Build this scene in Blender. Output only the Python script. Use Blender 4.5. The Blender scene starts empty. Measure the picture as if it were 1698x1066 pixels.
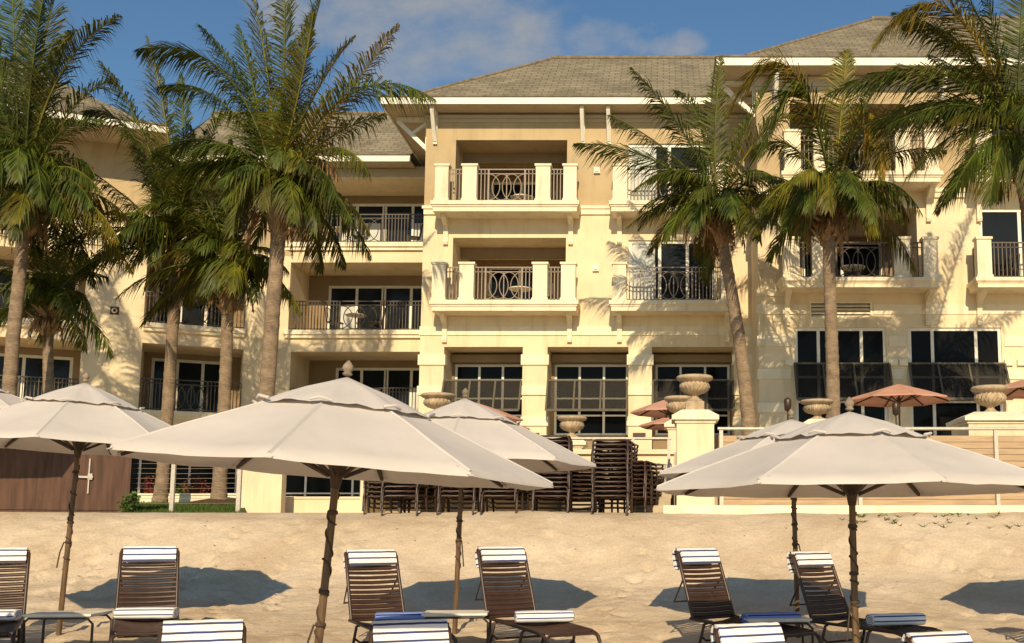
import bpy, math, random
from mathutils import Vector, Matrix, noise
R_ = math.radians
random.seed(7)
S = bpy.context.scene
COL = S.collection

# ------------------------------------------------------------------ camera, sky, sun, exposure
F, CX, CY = 1750.0, 1100.0, 665.0          # focal length and principal point, in pixels of the 1698 x 1066 photograph
PITCH = R_(7.0)
CAMZ = 1.3
cam_d = bpy.data.cameras.new('camera'); cam = bpy.data.objects.new('camera', cam_d); COL.objects.link(cam)
cam.location = (0, 0, CAMZ); cam.rotation_euler = (R_(90) + PITCH, 0, 0)
cam_d.sensor_width = 36; cam_d.lens = F / 1698 * 36
cam_d.shift_x = (849 - CX) / 1698; cam_d.shift_y = (CY - 533) / 1698
cam_d.clip_start = 0.05; cam_d.clip_end = 3000
S.camera = cam
S.render.resolution_x = 1024; S.render.resolution_y = 643
SUN_EL, SUN_AZ = R_(30), R_(-3)            # light travels towards +Y, slightly towards -X, downwards
sd = bpy.data.lights.new('sun', 'SUN'); so = bpy.data.objects.new('sun', sd); COL.objects.link(so)
sd.energy = 5.0; sd.angle = R_(0.5); sd.color = (1.0, 0.80, 0.52)
ldir = Vector((math.sin(SUN_AZ) * math.cos(SUN_EL), math.cos(SUN_AZ) * math.cos(SUN_EL), -math.sin(SUN_EL)))
so.rotation_euler = ldir.to_track_quat('-Z', 'Y').to_euler()
so.location = (0, -40, 40)
wd = bpy.data.worlds.new('World'); S.world = wd; wd.use_nodes = True
wn, wl = wd.node_tree.nodes, wd.node_tree.links
bgn = wn['Background']; bgn.inputs['Strength'].default_value = 0.085
sky = wn.new('ShaderNodeTexSky'); sky.sky_type = 'NISHITA'; sky.sun_disc = False
sky.sun_elevation = SUN_EL; sky.sun_rotation = R_(180) - SUN_AZ
sky.air_density = 1.0; sky.dust_density = 0.6; sky.ozone_density = 2.5
def wmath(op, a, b=None, clamp=False):
    n = wn.new('ShaderNodeMath'); n.operation = op; n.use_clamp = clamp
    for i, v in enumerate((a, b)):
        if v is None: continue
        if isinstance(v, (int, float)): n.inputs[i].default_value = v
        else: wl.new(v, n.inputs[i])
    return n.outputs[0]
tc = wn.new('ShaderNodeTexCoord'); sx = wn.new('ShaderNodeSeparateXYZ'); wl.new(tc.outputs['Generated'], sx.inputs[0])
yy = wmath('MAXIMUM', sx.outputs['Y'], 0.05)
cu = wmath('DIVIDE', sx.outputs['X'], yy); cv = wmath('DIVIDE', sx.outputs['Z'], yy)
cmb = wn.new('ShaderNodeCombineXYZ'); wl.new(cu, cmb.inputs[0]); wl.new(wmath('MULTIPLY', cv, 1.5), cmb.inputs[1])
nz = wn.new('ShaderNodeTexNoise'); nz.inputs['Scale'].default_value = 11; nz.inputs['Detail'].default_value = 7; nz.inputs['Roughness'].default_value = 0.6
wl.new(cmb.outputs[0], nz.inputs['Vector'])
blob = None
def skyuv(px, py):
    k = (CY - py) / F; c, s = math.cos(PITCH), math.sin(PITCH)
    return (px - CX) / F / (c - k * s), (k * c + s) / (c - k * s)
for px, py, rx, ry, w in ((710, 50, 290, 130, 1.0), (600, 10, 240, 110, .8), (830, 85, 150, 70, .85), (1005, 68, 95, 60, .85), (1120, 72, 65, 36, .62), (1075, 42, 40, 28, .6),
                          (-500, -60, 500, 160, .9), (2300, 40, 400, 120, .8), (300, -300, 600, 120, .8), (1600, -420, 700, 150, .8)):
    u0, v0 = skyuv(px, py)
    a = wmath('DIVIDE', wmath('SUBTRACT', cu, u0), rx / F); b = wmath('DIVIDE', wmath('SUBTRACT', cv, v0), ry / F)
    e = wmath('MULTIPLY', wmath('SUBTRACT', 1.0, wmath('ADD', wmath('MULTIPLY', a, a), wmath('MULTIPLY', b, b)), True), w)
    blob = e if blob is None else wmath('MAXIMUM', blob, e)
den = wmath('SUBTRACT', wmath('ADD', wmath('MULTIPLY', blob, 0.6), wmath('MULTIPLY', nz.outputs['Fac'], 1.9)), 1.02)
den = wmath('MULTIPLY', wmath('MULTIPLY', den, 1.5, True), wmath('MULTIPLY', blob, 3.0, True))
den = wmath('MULTIPLY', den, 0.8)
mxs = wn.new('ShaderNodeMix'); mxs.data_type = 'RGBA'
tint = wn.new('ShaderNodeMix'); tint.data_type = 'RGBA'; tint.blend_type = 'MULTIPLY'; tint.inputs[0].default_value = 1.0
tint.inputs[7].default_value = (0.92, 1.16, 1.22, 1); wl.new(sky.outputs[0], tint.inputs[6])
wl.new(den, mxs.inputs[0]); wl.new(tint.outputs[2], mxs.inputs[6]); mxs.inputs[7].default_value = (4.5, 4.5, 4.55, 1)
wl.new(mxs.outputs[2], bgn.inputs['Color'])
S.view_settings.view_transform = 'Standard'; S.view_settings.look = 'None'
S.view_settings.exposure = 0.0; S.view_settings.gamma = 1.0; S.view_settings.use_curve_mapping = False

# ------------------------------------------------------------------ geometry of the place: pixel rays to points
_c, _s = math.cos(PITCH), math.sin(PITCH)
def ray(px, py):
    a, k = (px - CX) / F, (CY - py) / F
    return Vector((a, _c - k * _s, _s + k * _c))
def W(px, py, Y):
    d = ray(px, py); return Vector((0, 0, CAMZ)) + d * (Y / d.y)
def hit(M, px, py, v=0.0):
    Mi = M.inverted(); o = Mi @ Vector((0, 0, CAMZ)); d = Mi.to_3x3() @ ray(px, py)
    return o + d * ((v - o.y) / d.y)
def rect(M, px0, py0, px1, py1, v=0.0):
    mx, my = (px0 + px1) / 2, (py0 + py1) / 2
    return hit(M, px0, my, v).x, hit(M, px1, my, v).x, hit(M, mx, py1, v).z, hit(M, mx, py0, v).z
def gz(Y):
    P = [(-80, -3.5), (-4, -1.6), (4, -.85), (8, -.42), (10, -.16), (12, .05), (14, .17), (15, .27), (16, .43), (16.6, .58), (17.1, .86), (18, 1.41), (18.6, 1.61), (19.4, 1.63), (25, 1.66), (36, 1.81), (45, 1.9), (900, 2.5)]
    for (a, za), (b, zb) in zip(P, P[1:]):
        if Y <= b:
            t = (Y - a) / (b - a); return za + (zb - za) * t
    return P[-1][1]
def gzs(Y):
    return sum(gz(Y + o) for o in (-.5, -.25, 0, .25, .5)) / 5

# ------------------------------------------------------------------ mesh builder
class MB:
    def __init__(self, M=None):
        self.v, self.f, self.m, self.uv, self.col = [], [], [], [], []
        self.M = M or Matrix.Identity(4); self.smooth = []; self.mi = 0; self.c = None
    def add(self, pts, faces, smooth=False, uvs=None):
        b = len(self.v)
        for p in pts:
            self.v.append(tuple(self.M @ Vector(p))); self.col.append(self.c or (1, 1, 1, 1))
        for i, fc in enumerate(faces):
            self.f.append([b + k for k in fc]); self.m.append(self.mi); self.smooth.append(smooth)
            self.uv.append(uvs[i] if uvs else None)
    def quad(self, a, b, c, d, uv=None):
        self.add([a, b, c, d], [(0, 1, 2, 3)], False, [uv] if uv else None)
    def box(self, x0, x1, y0, y1, z0, z1):
        x0, x1 = min(x0, x1), max(x0, x1); y0, y1 = min(y0, y1), max(y0, y1); z0, z1 = min(z0, z1), max(z0, z1)
        self.add([(x0, y0, z0), (x1, y0, z0), (x1, y1, z0), (x0, y1, z0), (x0, y0, z1), (x1, y0, z1), (x1, y1, z1), (x0, y1, z1)],
                 [(3, 2, 1, 0), (4, 5, 6, 7), (0, 1, 5, 4), (1, 2, 6, 5), (2, 3, 7, 6), (3, 0, 4, 7)])
    def frust(self, cx, cy, z0, z1, a0, b0, a1, b1):
        self.add([(cx - a0, cy - b0, z0), (cx + a0, cy - b0, z0), (cx + a0, cy + b0, z0), (cx - a0, cy + b0, z0),
                  (cx - a1, cy - b1, z1), (cx + a1, cy - b1, z1), (cx + a1, cy + b1, z1), (cx - a1, cy + b1, z1)],
                 [(3, 2, 1, 0), (4, 5, 6, 7), (0, 1, 5, 4), (1, 2, 6, 5), (2, 3, 7, 6), (3, 0, 4, 7)])
    def bar(self, a, b, w, h=None, up=(0, 0, 1)):
        h = h or w; a, b = Vector(a), Vector(b); t = (b - a).normalized(); u = Vector(up)
        if abs(t.dot(u)) > .98: u = Vector((0, 1, 0))
        s = t.cross(u).normalized(); u = s.cross(t)
        P = []
        for q in (a, b):
            for i, j in ((-1, -1), (1, -1), (1, 1), (-1, 1)): P.append(q + s * (i * w / 2) + u * (j * h / 2))
        self.add(P, [(0, 1, 2, 3), (7, 6, 5, 4), (0, 4, 5, 1), (1, 5, 6, 2), (2, 6, 7, 3), (3, 7, 4, 0)])
    def tube(self, path, rad, n=8, caps=True, closed=False):
        path = [Vector(p) for p in path]; L = len(path)
        rs = rad if isinstance(rad, (list, tuple)) else [rad] * L
        ref = None; P = []
        for i, p in enumerate(path):
            if closed: t = path[(i + 1) % L] - path[i - 1]
            else: t = path[min(i + 1, L - 1)] - path[max(i - 1, 0)]
            t.normalize()
            if ref is None:
                ref = Vector((0, 0, 1)) if abs(t.z) < .9 else Vector((1, 0, 0))
            s = t.cross(ref).normalized(); ref = s.cross(t)
            for k in range(n):
                a = 2 * math.pi * k / n; P.append(p + (s * math.cos(a) + ref * math.sin(a)) * rs[i])
        fs = []
        for i in range(L if closed else L - 1):
            for k in range(n):
                j = (i + 1) % L
                fs.append((i * n + k, j * n + k, j * n + (k + 1) % n, i * n + (k + 1) % n))
        self.add(P, fs, True)
        if caps and not closed:
            self.add(P[:n], [tuple(range(n))]); self.add(P[-n:], [tuple(reversed(range(n)))])
    def lathe(self, prof, n=20, c=(0, 0, 0), flute=0, fd=0.0, twist=0.0, fr=None):
        P = []
        for i, (r, z) in enumerate(prof):
            for k in range(n):
                a = 2 * math.pi * k / n; rr = r
                if flute and fr and fr[0] <= i <= fr[1]:
                    rr = r * (1 + fd * abs(math.sin(flute * (a + twist * z) / 2)) - fd)
                P.append((c[0] + rr * math.cos(a), c[1] + rr * math.sin(a), c[2] + z))
        fs = []
        for i in range(len(prof) - 1):
            for k in range(n): fs.append((i * n + k, i * n + (k + 1) % n, (i + 1) * n + (k + 1) % n, (i + 1) * n + k))
        fs.append(tuple(reversed(range(n)))); fs.append(tuple(range((len(prof) - 1) * n, len(prof) * n)))
        self.add(P, fs, True)
    def build(self, name, mats, parent=None, loc=None):
        me = bpy.data.meshes.new(name); me.from_pydata(self.v, [], self.f)
        if not isinstance(mats, (list, tuple)): mats = [mats]
        for m in mats: me.materials.append(m)
        me.polygons.foreach_set('material_index', self.m); me.polygons.foreach_set('use_smooth', self.smooth)
        if any(u for u in self.uv):
            ul = me.uv_layers.new(name='UVMap'); k = 0
            for u, f in zip(self.uv, self.f):
                for q in range(len(f)):
                    if u: ul.data[k].uv = u[q]
                    k += 1
        if any(c != (1, 1, 1, 1) for c in self.col):
            ca = me.color_attributes.new('tone', 'FLOAT_COLOR', 'POINT')
            for i, c in enumerate(self.col): ca.data[i].color = c
        me.update()
        o = bpy.data.objects.new(name, me); COL.objects.link(o)
        if parent: o.parent = parent
        if loc is not None: o.location = loc
        return o
def tag(o, label=None, cat=None, group=None, kind=None):
    if label: o['label'] = label
    if cat: o['category'] = cat
    if group: o['group'] = group
    if kind: o['kind'] = kind
    return o
def thing(name, label, cat, loc=(0, 0, 0), rot=(0, 0, 0), group=None):
    o = bpy.data.objects.new(name, None); o.empty_display_size = .2; COL.objects.link(o)
    o.location = loc; o.rotation_euler = rot
    return tag(o, label, cat, group)
def dup(root, label, loc, rot=(0, 0, 0), group=None, cat=None):
    r = root.copy(); COL.objects.link(r); r.location = loc; r.rotation_euler = rot; r['label'] = label
    if group: r['group'] = group
    for ch in list(root.children):
        c = ch.copy(); COL.objects.link(c); c.parent = r
        for g in list(ch.children):
            d = g.copy(); COL.objects.link(d); d.parent = c
    return r

# ------------------------------------------------------------------ materials
def mat(name, col, rough=.8, var=.12, scale=4.0, bump=.15, bscale=60.0, metal=0.0, spec=.4, bdist=.01, stain=0.0, ucol=None, stretch=None, attr=False, trans=None, fine=0):
    m = bpy.data.materials.new(name); m.use_nodes = True; n, l = m.node_tree.nodes, m.node_tree.links
    b = n['Principled BSDF']; b.inputs['Roughness'].default_value = rough; b.inputs['Metallic'].default_value = metal
    b.inputs['Specular IOR Level'].default_value = spec
    tc = n.new('ShaderNodeTexCoord'); vec = tc.outputs['Object']
    if stretch:
        mp = n.new('ShaderNodeMapping'); mp.inputs['Scale'].default_value = stretch; l.new(vec, mp.inputs[0]); vec = mp.outputs[0]
    nz = n.new('ShaderNodeTexNoise'); nz.inputs['Scale'].default_value = scale; nz.inputs['Detail'].default_value = 6; l.new(vec, nz.inputs['Vector'])
    rp = n.new('ShaderNodeMapRange'); rp.inputs[1].default_value = .3; rp.inputs[2].default_value = .7; l.new(nz.outputs[0], rp.inputs[0])
    mx = n.new('ShaderNodeMix'); mx.data_type = 'RGBA'; l.new(rp.outputs[0], mx.inputs[0])
    c2 = ucol or tuple(c * (1 - var * 2) for c in col)
    c1 = col if ucol else tuple(min(1, c * (1 + var)) for c in col)
    mx.inputs[6].default_value = (*c1, 1); mx.inputs[7].default_value = (*c2, 1); out = mx.outputs[2]
    if stain:
        mp2 = n.new('ShaderNodeMapping'); mp2.inputs['Scale'].default_value = (1.5, 1.5, .22); l.new(tc.outputs['Object'], mp2.inputs[0])
        n2 = n.new('ShaderNodeTexNoise'); n2.inputs['Scale'].default_value = 2.2; n2.inputs['Detail'].default_value = 8; n2.inputs['Roughness'].default_value = .65; l.new(mp2.outputs[0], n2.inputs['Vector'])
        r2 = n.new('ShaderNodeMapRange'); r2.inputs[1].default_value = .52; r2.inputs[2].default_value = .75; r2.inputs[4].default_value = stain; l.new(n2.outputs[0], r2.inputs[0])
        m2 = n.new('ShaderNodeMix'); m2.data_type = 'RGBA'; m2.blend_type = 'MULTIPLY'; l.new(r2.outputs[0], m2.inputs[0]); l.new(out, m2.inputs[6]); m2.inputs[7].default_value = (.55, .47, .36, 1); out = m2.outputs[2]
    if attr:
        at = n.new('ShaderNodeAttribute'); at.attribute_name = 'tone'
        m3 = n.new('ShaderNodeMix'); m3.data_type = 'RGBA'; m3.blend_type = 'MULTIPLY'; m3.inputs[0].default_value = 1; l.new(out, m3.inputs[6]); l.new(at.outputs['Color'], m3.inputs[7]); out = m3.outputs[2]
    l.new(out, b.inputs['Base Color'])
    if bump:
        nb = n.new('ShaderNodeTexNoise'); nb.inputs['Scale'].default_value = bscale; nb.inputs['Detail'].default_value = 4; l.new(vec, nb.inputs['Vector'])
        bp = n.new('ShaderNodeBump'); bp.inputs['Strength'].default_value = bump; bp.inputs['Distance'].default_value = bdist; l.new(nb.outputs[0], bp.inputs['Height']); l.new(bp.outputs[0], b.inputs['Normal'])
    if trans:
        tr = n.new('ShaderNodeBsdfTranslucent'); ms = n.new('ShaderNodeMixShader'); ms.inputs[0].default_value = trans
        l.new(out, tr.inputs['Color']); l.new(b.outputs[0], ms.inputs[1]); l.new(tr.outputs[0], ms.inputs[2]); l.new(ms.outputs[0], n['Material Output'].inputs['Surface'])
    return m
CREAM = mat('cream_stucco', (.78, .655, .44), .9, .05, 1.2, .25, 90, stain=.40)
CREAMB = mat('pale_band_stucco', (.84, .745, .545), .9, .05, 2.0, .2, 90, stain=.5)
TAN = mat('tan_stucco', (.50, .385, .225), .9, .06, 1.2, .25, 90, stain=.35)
WHITE = mat('white_trim_paint', (.84, .80, .68), .6, .04, 3, .05, 40, stain=.15)
SOFFIT = mat('beige_soffit_board', (.52, .44, .31), .8, .05, 2, .1, 30)
INNER_SHADE = mat('recess_shade_stucco', (.30, .215, .125), .9, .06, 2, .2, 80)  # tan stucco darkened: the deep shade of the recesses is put into its colour
IRON = mat('bronze_iron', (.10, .08, .06), .5, .15, 20, .05, 80, metal=.3)
IRONL = mat('taupe_iron', (.28, .225, .17), .5, .1, 20, .05, 80)
DARKFR = mat('dark_shutter_frame', (.10, .085, .055), .6, .1, 8, .05, 80)
STEEL = mat('grey_rail_steel', (.55, .50, .42), .45, .08, 12, .05, 80, metal=.25)
STONE = mat('cast_stone_urn', (.47, .355, .235), .9, .14, 9, .35, 70, stain=.5)
BARK = mat('palm_trunk_bark', (.40, .29, .19), .95, .2, 6, .9, 14, stretch=(1.2, 1.2, 9), bdist=.03, attr=True)
BOOT = mat('palm_leaf_base', (.36, .24, .13), .95, .3, 10, .8, 22, stretch=(3, 3, .8), bdist=.02)
FROND = mat('palm_frond', (.066, .100, .012), .5, .3, 1.6, 0, attr=True, trans=.26, spec=.3)
DEADF = mat('dead_frond', (.30, .19, .09), .8, .3, 3, 0, attr=True, trans=.15)
CANVAS = mat('white_canvas', (.645, .59, .54), .9, .05, 1.8, .3, 260, bdist=.003, trans=.09, stain=.15)
FINIAL = mat('weathered_finial', (.27, .215, .15), .9, .2, 14, .4, 40)
POLEW = mat('teak_pole', (.15, .088, .042), .55, .25, 6, .2, 30, stretch=(8, 8, .6))
DWOOD = mat('dark_hub_wood', (.07, .045, .03), .6, .2, 8, .1, 40)
ROPE = mat('brown_rope', (.075, .05, .035), .9, .2, 30, .4, 120)
STRAP = mat('brown_vinyl_strap', (.055, .026, .015), .45, .15, 6, .05, 60, spec=.5)
LFRAME = mat('brown_lounger_frame', (.05, .026, .016), .4, .15, 8, .04, 60, spec=.5)
PINK = mat('terracotta_canvas', (.62, .34, .25), .9, .08, 2, .2, 200, trans=.2)
TABTOP = mat('tabletop_resin', (.78, .72, .62), .5, .08, 5, .1, 60)
SHED = mat('brown_shed_board', (.105, .052, .032), .7, .2, 3, .3, 26, stretch=(4, 4, .5), bdist=.004)
PLANK = mat('tan_fence_plank', (.46, .325, .20), .75, .12, 3, .25, 30, stretch=(.6, 6, 6))
LAWN = mat('lawn_grass', (.09, .14, .025), .95, .35, 5, .8, 60, bdist=.05)
GRASS = mat('grass_blade', (.08, .13, .02), .8, .3, 4, 0, trans=.2)
MULCH = mat('mulch_bed', (.12, .065, .035), .95, .35, 14, 1.0, 40, bdist=.04)
LEAFG = mat('shrub_leaf', (.09, .15, .03), .6, .3, 4, 0, trans=.25, attr=True)
LEAFR = mat('red_leaf', (.22, .04, .022), .6, .3, 4, 0, trans=.25, attr=True)
PAVER = mat('terrace_paving', (.50, .42, .31), .9, .12, 3, .2, 30)
CURT = mat('pale_curtain', (.62, .64, .60), .9, .1, 6, .3, 12, stretch=(9, 9, .3), bdist=.03)
BLACKM = mat('black_metal', (.02, .02, .02), .5, .1, 10, 0)

def glass_mat(name, col, rough, spec):
    m = bpy.data.materials.new(name); m.use_nodes = True; n, l = m.node_tree.nodes, m.node_tree.links
    b = n['Principled BSDF']; b.inputs['Roughness'].default_value = rough; b.inputs['Specular IOR Level'].default_value = spec
    tcn = n.new('ShaderNodeTexCoord'); nz = n.new('ShaderNodeTexNoise'); nz.inputs['Scale'].default_value = .9; l.new(tcn.outputs['Object'], nz.inputs['Vector'])
    mx = n.new('ShaderNodeMix'); mx.data_type = 'RGBA'; l.new(nz.outputs[0], mx.inputs[0])
    mx.inputs[6].default_value = (*col, 1); mx.inputs[7].default_value = (*[c * 2.2 for c in col], 1); l.new(mx.outputs[2], b.inputs['Base Color'])
    bp = n.new('ShaderNodeBump'); bp.inputs['Strength'].default_value = .03; l.new(nz.outputs[0], bp.inputs['Height']); l.new(bp.outputs[0], b.inputs['Normal'])
    return m
GLASS = glass_mat('dark_glass', (.005, .005, .005), .08, .05)
GLASSB = glass_mat('tinted_door_glass', (.010, .012, .014), .06, .12)

def mesh_screen():
    m = mat('shutter_mesh', (.018, .015, .011), .7, .1, 6, 0); n, l = m.node_tree.nodes, m.node_tree.links
    t = n.new('ShaderNodeBsdfTransparent'); ms = n.new('ShaderNodeMixShader'); ms.inputs[0].default_value = .58
    l.new(t.outputs[0], ms.inputs[1]); l.new(n['Principled BSDF'].outputs[0], ms.inputs[2]); l.new(ms.outputs[0], n['Material Output'].inputs['Surface'])
    return m
SCREEN = mesh_screen()

def shingle():
    m = bpy.data.materials.new('roof_shingle'); m.use_nodes = True; n, l = m.node_tree.nodes, m.node_tree.links
    b = n['Principled BSDF']; b.inputs['Roughness'].default_value = .95; b.inputs['Specular IOR Level'].default_value = .2
    uv = n.new('ShaderNodeUVMap'); uv.uv_map = 'UVMap'
    br = n.new('ShaderNodeTexBrick'); l.new(uv.outputs[0], br.inputs['Vector'])
    br.inputs['Color1'].default_value = (.305, .26, .175, 1); br.inputs['Color2'].default_value = (.22, .19, .13, 1); br.inputs['Mortar'].default_value = (.155, .125, .085, 1)
    br.inputs['Scale'].default_value = 1.0; br.inputs['Brick Width'].default_value = .42; br.inputs['Row Height'].default_value = .24; br.inputs['Mortar Size'].default_value = .022; br.inputs['Bias'].default_value = .0
    nz = n.new('ShaderNodeTexNoise'); nz.inputs['Scale'].default_value = .8; nz.inputs['Detail'].default_value = 8; l.new(uv.outputs[0], nz.inputs['Vector'])
    mr = n.new('ShaderNodeMapRange'); mr.inputs[1].default_value = .3; mr.inputs[2].default_value = .7; mr.inputs[3].default_value = .72; mr.inputs[4].default_value = 1.15; l.new(nz.outputs[0], mr.inputs[0])
    mm = n.new('ShaderNodeMix'); mm.data_type = 'RGBA'; mm.blend_type = 'MULTIPLY'; mm.inputs[0].default_value = 1; l.new(br.outputs[0], mm.inputs[6]); l.new(mr.outputs[0], mm.inputs[7]); l.new(mm.outputs[2], b.inputs['Base Color'])
    sp = n.new('ShaderNodeSeparateXYZ'); l.new(uv.outputs[0], sp.inputs[0])
    md = n.new('ShaderNodeMath'); md.operation = 'FRACT'; d = n.new('ShaderNodeMath'); d.operation = 'DIVIDE'; d.inputs[1].default_value = .24; l.new(sp.outputs[1], d.inputs[0]); l.new(d.outputs[0], md.inputs[0])
    iv = n.new('ShaderNodeMath'); iv.operation = 'SUBTRACT'; iv.inputs[0].default_value = 1; l.new(md.outputs[0], iv.inputs[1])
    bp = n.new('ShaderNodeBump'); bp.inputs['Strength'].default_value = .8; bp.inputs['Distance'].default_value = .05; l.new(iv.outputs[0], bp.inputs['Height']); l.new(bp.outputs[0], b.inputs['Normal'])
    return m
ROOF = shingle()

def sand_mat():
    m = bpy.data.materials.new('beach_sand'); m.use_nodes = True; n, l = m.node_tree.nodes, m.node_tree.links
    b = n['Principled BSDF']; b.inputs['Roughness'].default_value = 1; b.inputs['Specular IOR Level'].default_value = .1
    tcn = n.new('ShaderNodeTexCoord')
    def nz(sc, det, ro=.55):
        q = n.new('ShaderNodeTexNoise'); q.inputs['Scale'].default_value = sc; q.inputs['Detail'].default_value = det; q.inputs['Roughness'].default_value = ro; l.new(tcn.outputs['Object'], q.inputs['Vector']); return q.outputs[0]
    r = n.new('ShaderNodeValToRGB'); l.new(nz(.75, 6, .6), r.inputs[0]); e = r.color_ramp.elements
    e[0].position = .34; e[0].color = (.53, .405, .27, 1); e[1].position = .62; e[1].color = (.67, .545, .395, 1)
    g = n.new('ShaderNodeMapRange'); g.inputs[1].default_value = .3; g.inputs[2].default_value = .75; g.inputs[3].default_value = .80; g.inputs[4].default_value = 1.12; l.new(nz(26, 5, .7), g.inputs[0])
    mm = n.new('ShaderNodeMix'); mm.data_type = 'RGBA'; mm.blend_type = 'MULTIPLY'; mm.inputs[0].default_value = 1; l.new(r.outputs[0], mm.inputs[6]); l.new(g.outputs[0], mm.inputs[7])
    # dark scattered debris specks
    vo = n.new('ShaderNodeTexVoronoi'); vo.inputs['Scale'].default_value = 2.6; l.new(tcn.outputs['Object'], vo.inputs['Vector'])
    lt = n.new('ShaderNodeMath'); lt.operation = 'LESS_THAN'; lt.inputs[1].default_value = .055; l.new(vo.outputs['Distance'], lt.inputs[0])
    m2 = n.new('ShaderNodeMix'); m2.data_type = 'RGBA'; mu = n.new('ShaderNodeMath'); mu.operation = 'MULTIPLY'; mu.inputs[1].default_value = .6; l.new(lt.outputs[0], mu.inputs[0]); l.new(mu.outputs[0], m2.inputs[0]); l.new(mm.outputs[2], m2.inputs[6]); m2.inputs[7].default_value = (.13, .08, .05, 1)
    l.new(m2.outputs[2], b.inputs['Base Color'])
    b1 = n.new('ShaderNodeBump'); b1.inputs['Strength'].default_value = .6; b1.inputs['Distance'].default_value = .05; l.new(nz(9, 6, .6), b1.inputs['Height'])
    b2 = n.new('ShaderNodeBump'); b2.inputs['Strength'].default_value = .4; b2.inputs['Distance'].default_value = .01; l.new(nz(70, 4, .7), b2.inputs['Height']); l.new(b1.outputs[0], b2.inputs['Normal']); l.new(b2.outputs[0], b.inputs['Normal'])
    return m
SAND = sand_mat()

def towel_mat(nm='striped_towel', c1=(.86, .84, .82, 1), c2=(.06, .065, .17, 1)):
    m = bpy.data.materials.new(nm); m.use_nodes = True; n, l = m.node_tree.nodes, m.node_tree.links
    b = n['Principled BSDF']; b.inputs['Roughness'].default_value = 1; b.inputs['Specular IOR Level'].default_value = .1
    uv = n.new('ShaderNodeUVMap'); uv.uv_map = 'UVMap'; sp = n.new('ShaderNodeSeparateXYZ'); l.new(uv.outputs[0], sp.inputs[0])
    d = n.new('ShaderNodeMath'); d.operation = 'DIVIDE'; d.inputs[1].default_value = .066; l.new(sp.outputs[1], d.inputs[0])
    fr = n.new('ShaderNodeMath'); fr.operation = 'FRACT'; l.new(d.outputs[0], fr.inputs[0])
    lt = n.new('ShaderNodeMath'); lt.operation = 'LESS_THAN'; lt.inputs[1].default_value = .27; l.new(fr.outputs[0], lt.inputs[0])
    mx = n.new('ShaderNodeMix'); mx.data_type = 'RGBA'; l.new(lt.outputs[0], mx.inputs[0]); mx.inputs[6].default_value = c1; mx.inputs[7].default_value = c2; l.new(mx.outputs[2], b.inputs['Base Color'])
    tcn = n.new('ShaderNodeTexCoord'); q = n.new('ShaderNodeTexNoise'); q.inputs['Scale'].default_value = 180; l.new(tcn.outputs['Object'], q.inputs['Vector'])
    bp = n.new('ShaderNodeBump'); bp.inputs['Strength'].default_value = .5; bp.inputs['Distance'].default_value = .006; l.new(q.outputs[0], bp.inputs['Height']); l.new(bp.outputs[0], b.inputs['Normal'])
    return m
TOWEL = towel_mat()
TOWELB = towel_mat('blue_striped_towel', (.22, .29, .58, 1), (.03, .04, .16, 1))

# ------------------------------------------------------------------ the ground
def lin(a, b, st):
    n = max(1, round((b - a) / st)); return [a + (b - a) * i / n for i in range(n)]
xs = [-400, -120, -60, -35, -24, -18] + lin(-15, 9, .07) + [9, 12, 16, 24, 40, 80, 200, 400]
ys = [-80, -40, -20, -10, -4, 0, 3, 5] + lin(7, 19.6, .075) + [19.6, 20.5, 22, 24, 27, 30, 33, 37, 45, 80, 200, 900]
rg = random.Random(3); dents = []
def trail(px0, py0, Y0, px1, py1, Y1, n):
    a, b = W(px0, py0, Y0), W(px1, py1, Y1)
    for i in range(n):
        t = (i + .5) / n; dents.append((a.x + (b.x - a.x) * t + rg.uniform(-.12, .12), a.y + (b.y - a.y) * t + rg.uniform(-.05, .05), rg.uniform(.09, .14), rg.uniform(.05, .085)))
trail(255, 970, 15.5, 400, 870, 17.9, 14); trail(370, 1040, 13.2, 375, 935, 16.4, 10); trail(440, 1000, 14.6, 480, 870, 17.9, 10); trail(80, 985, 15.3, 180, 880, 17.6, 10)
trail(560, 880, 17.6, 640, 960, 16, 8); trail(1000, 1010, 14, 1080, 890, 17.4, 8); trail(1500, 890, 17.4, 1650, 930, 16.5, 9); trail(130, 880, 17.6, 30, 950, 16.1, 8)
for i in range(700): dents.append((rg.uniform(-14, 8.5), rg.uniform(9, 18.3), rg.uniform(.07, .2), rg.uniform(.012, .05)))
buck = {}
for d in dents:
    for i in range(-1, 2):
        for j in range(-1, 2): buck.setdefault((int(d[0] // .5) + i, int(d[1] // .5) + j), []).append(d)
def sand_z(x, y):
    z = gzs(y)
    if 5 < y < 19.5 and -16 < x < 10:
        f = min(1, (19.5 - y) / 1.0)
        z += f * (.06 * noise.noise((x * .35, y * .5, 1)) + .048 * noise.noise((x * 1.1, y * 1.4, 5)) + .027 * noise.noise((x * 3.1, y * 3.1, 9)) + .014 * noise.noise((x * 8, y * 8, 3)))
        for dx, dy, r, h in buck.get((int(x // .5), int(y // .5)), ()):
            q = math.hypot(x - dx, y - dy) / r
            if q < 2: z += h * f * (-math.exp(-q * q * 2) + .45 * math.exp(-(q - 1.2) ** 2 * 9))
    return z
g = MB(); nx = len(xs)
for y in ys:
    for x in xs: g.v.append((x, y, sand_z(x, y))); g.col.append((1, 1, 1, 1))
for j in range(len(ys) - 1):
    for i in range(nx - 1):
        g.f.append([j * nx + i, j * nx + i + 1, (j + 1) * nx + i + 1, (j + 1) * nx + i]); g.m.append(0); g.smooth.append(True); g.uv.append(None)
tag(g.build('sand', SAND), kind='structure')

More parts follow.
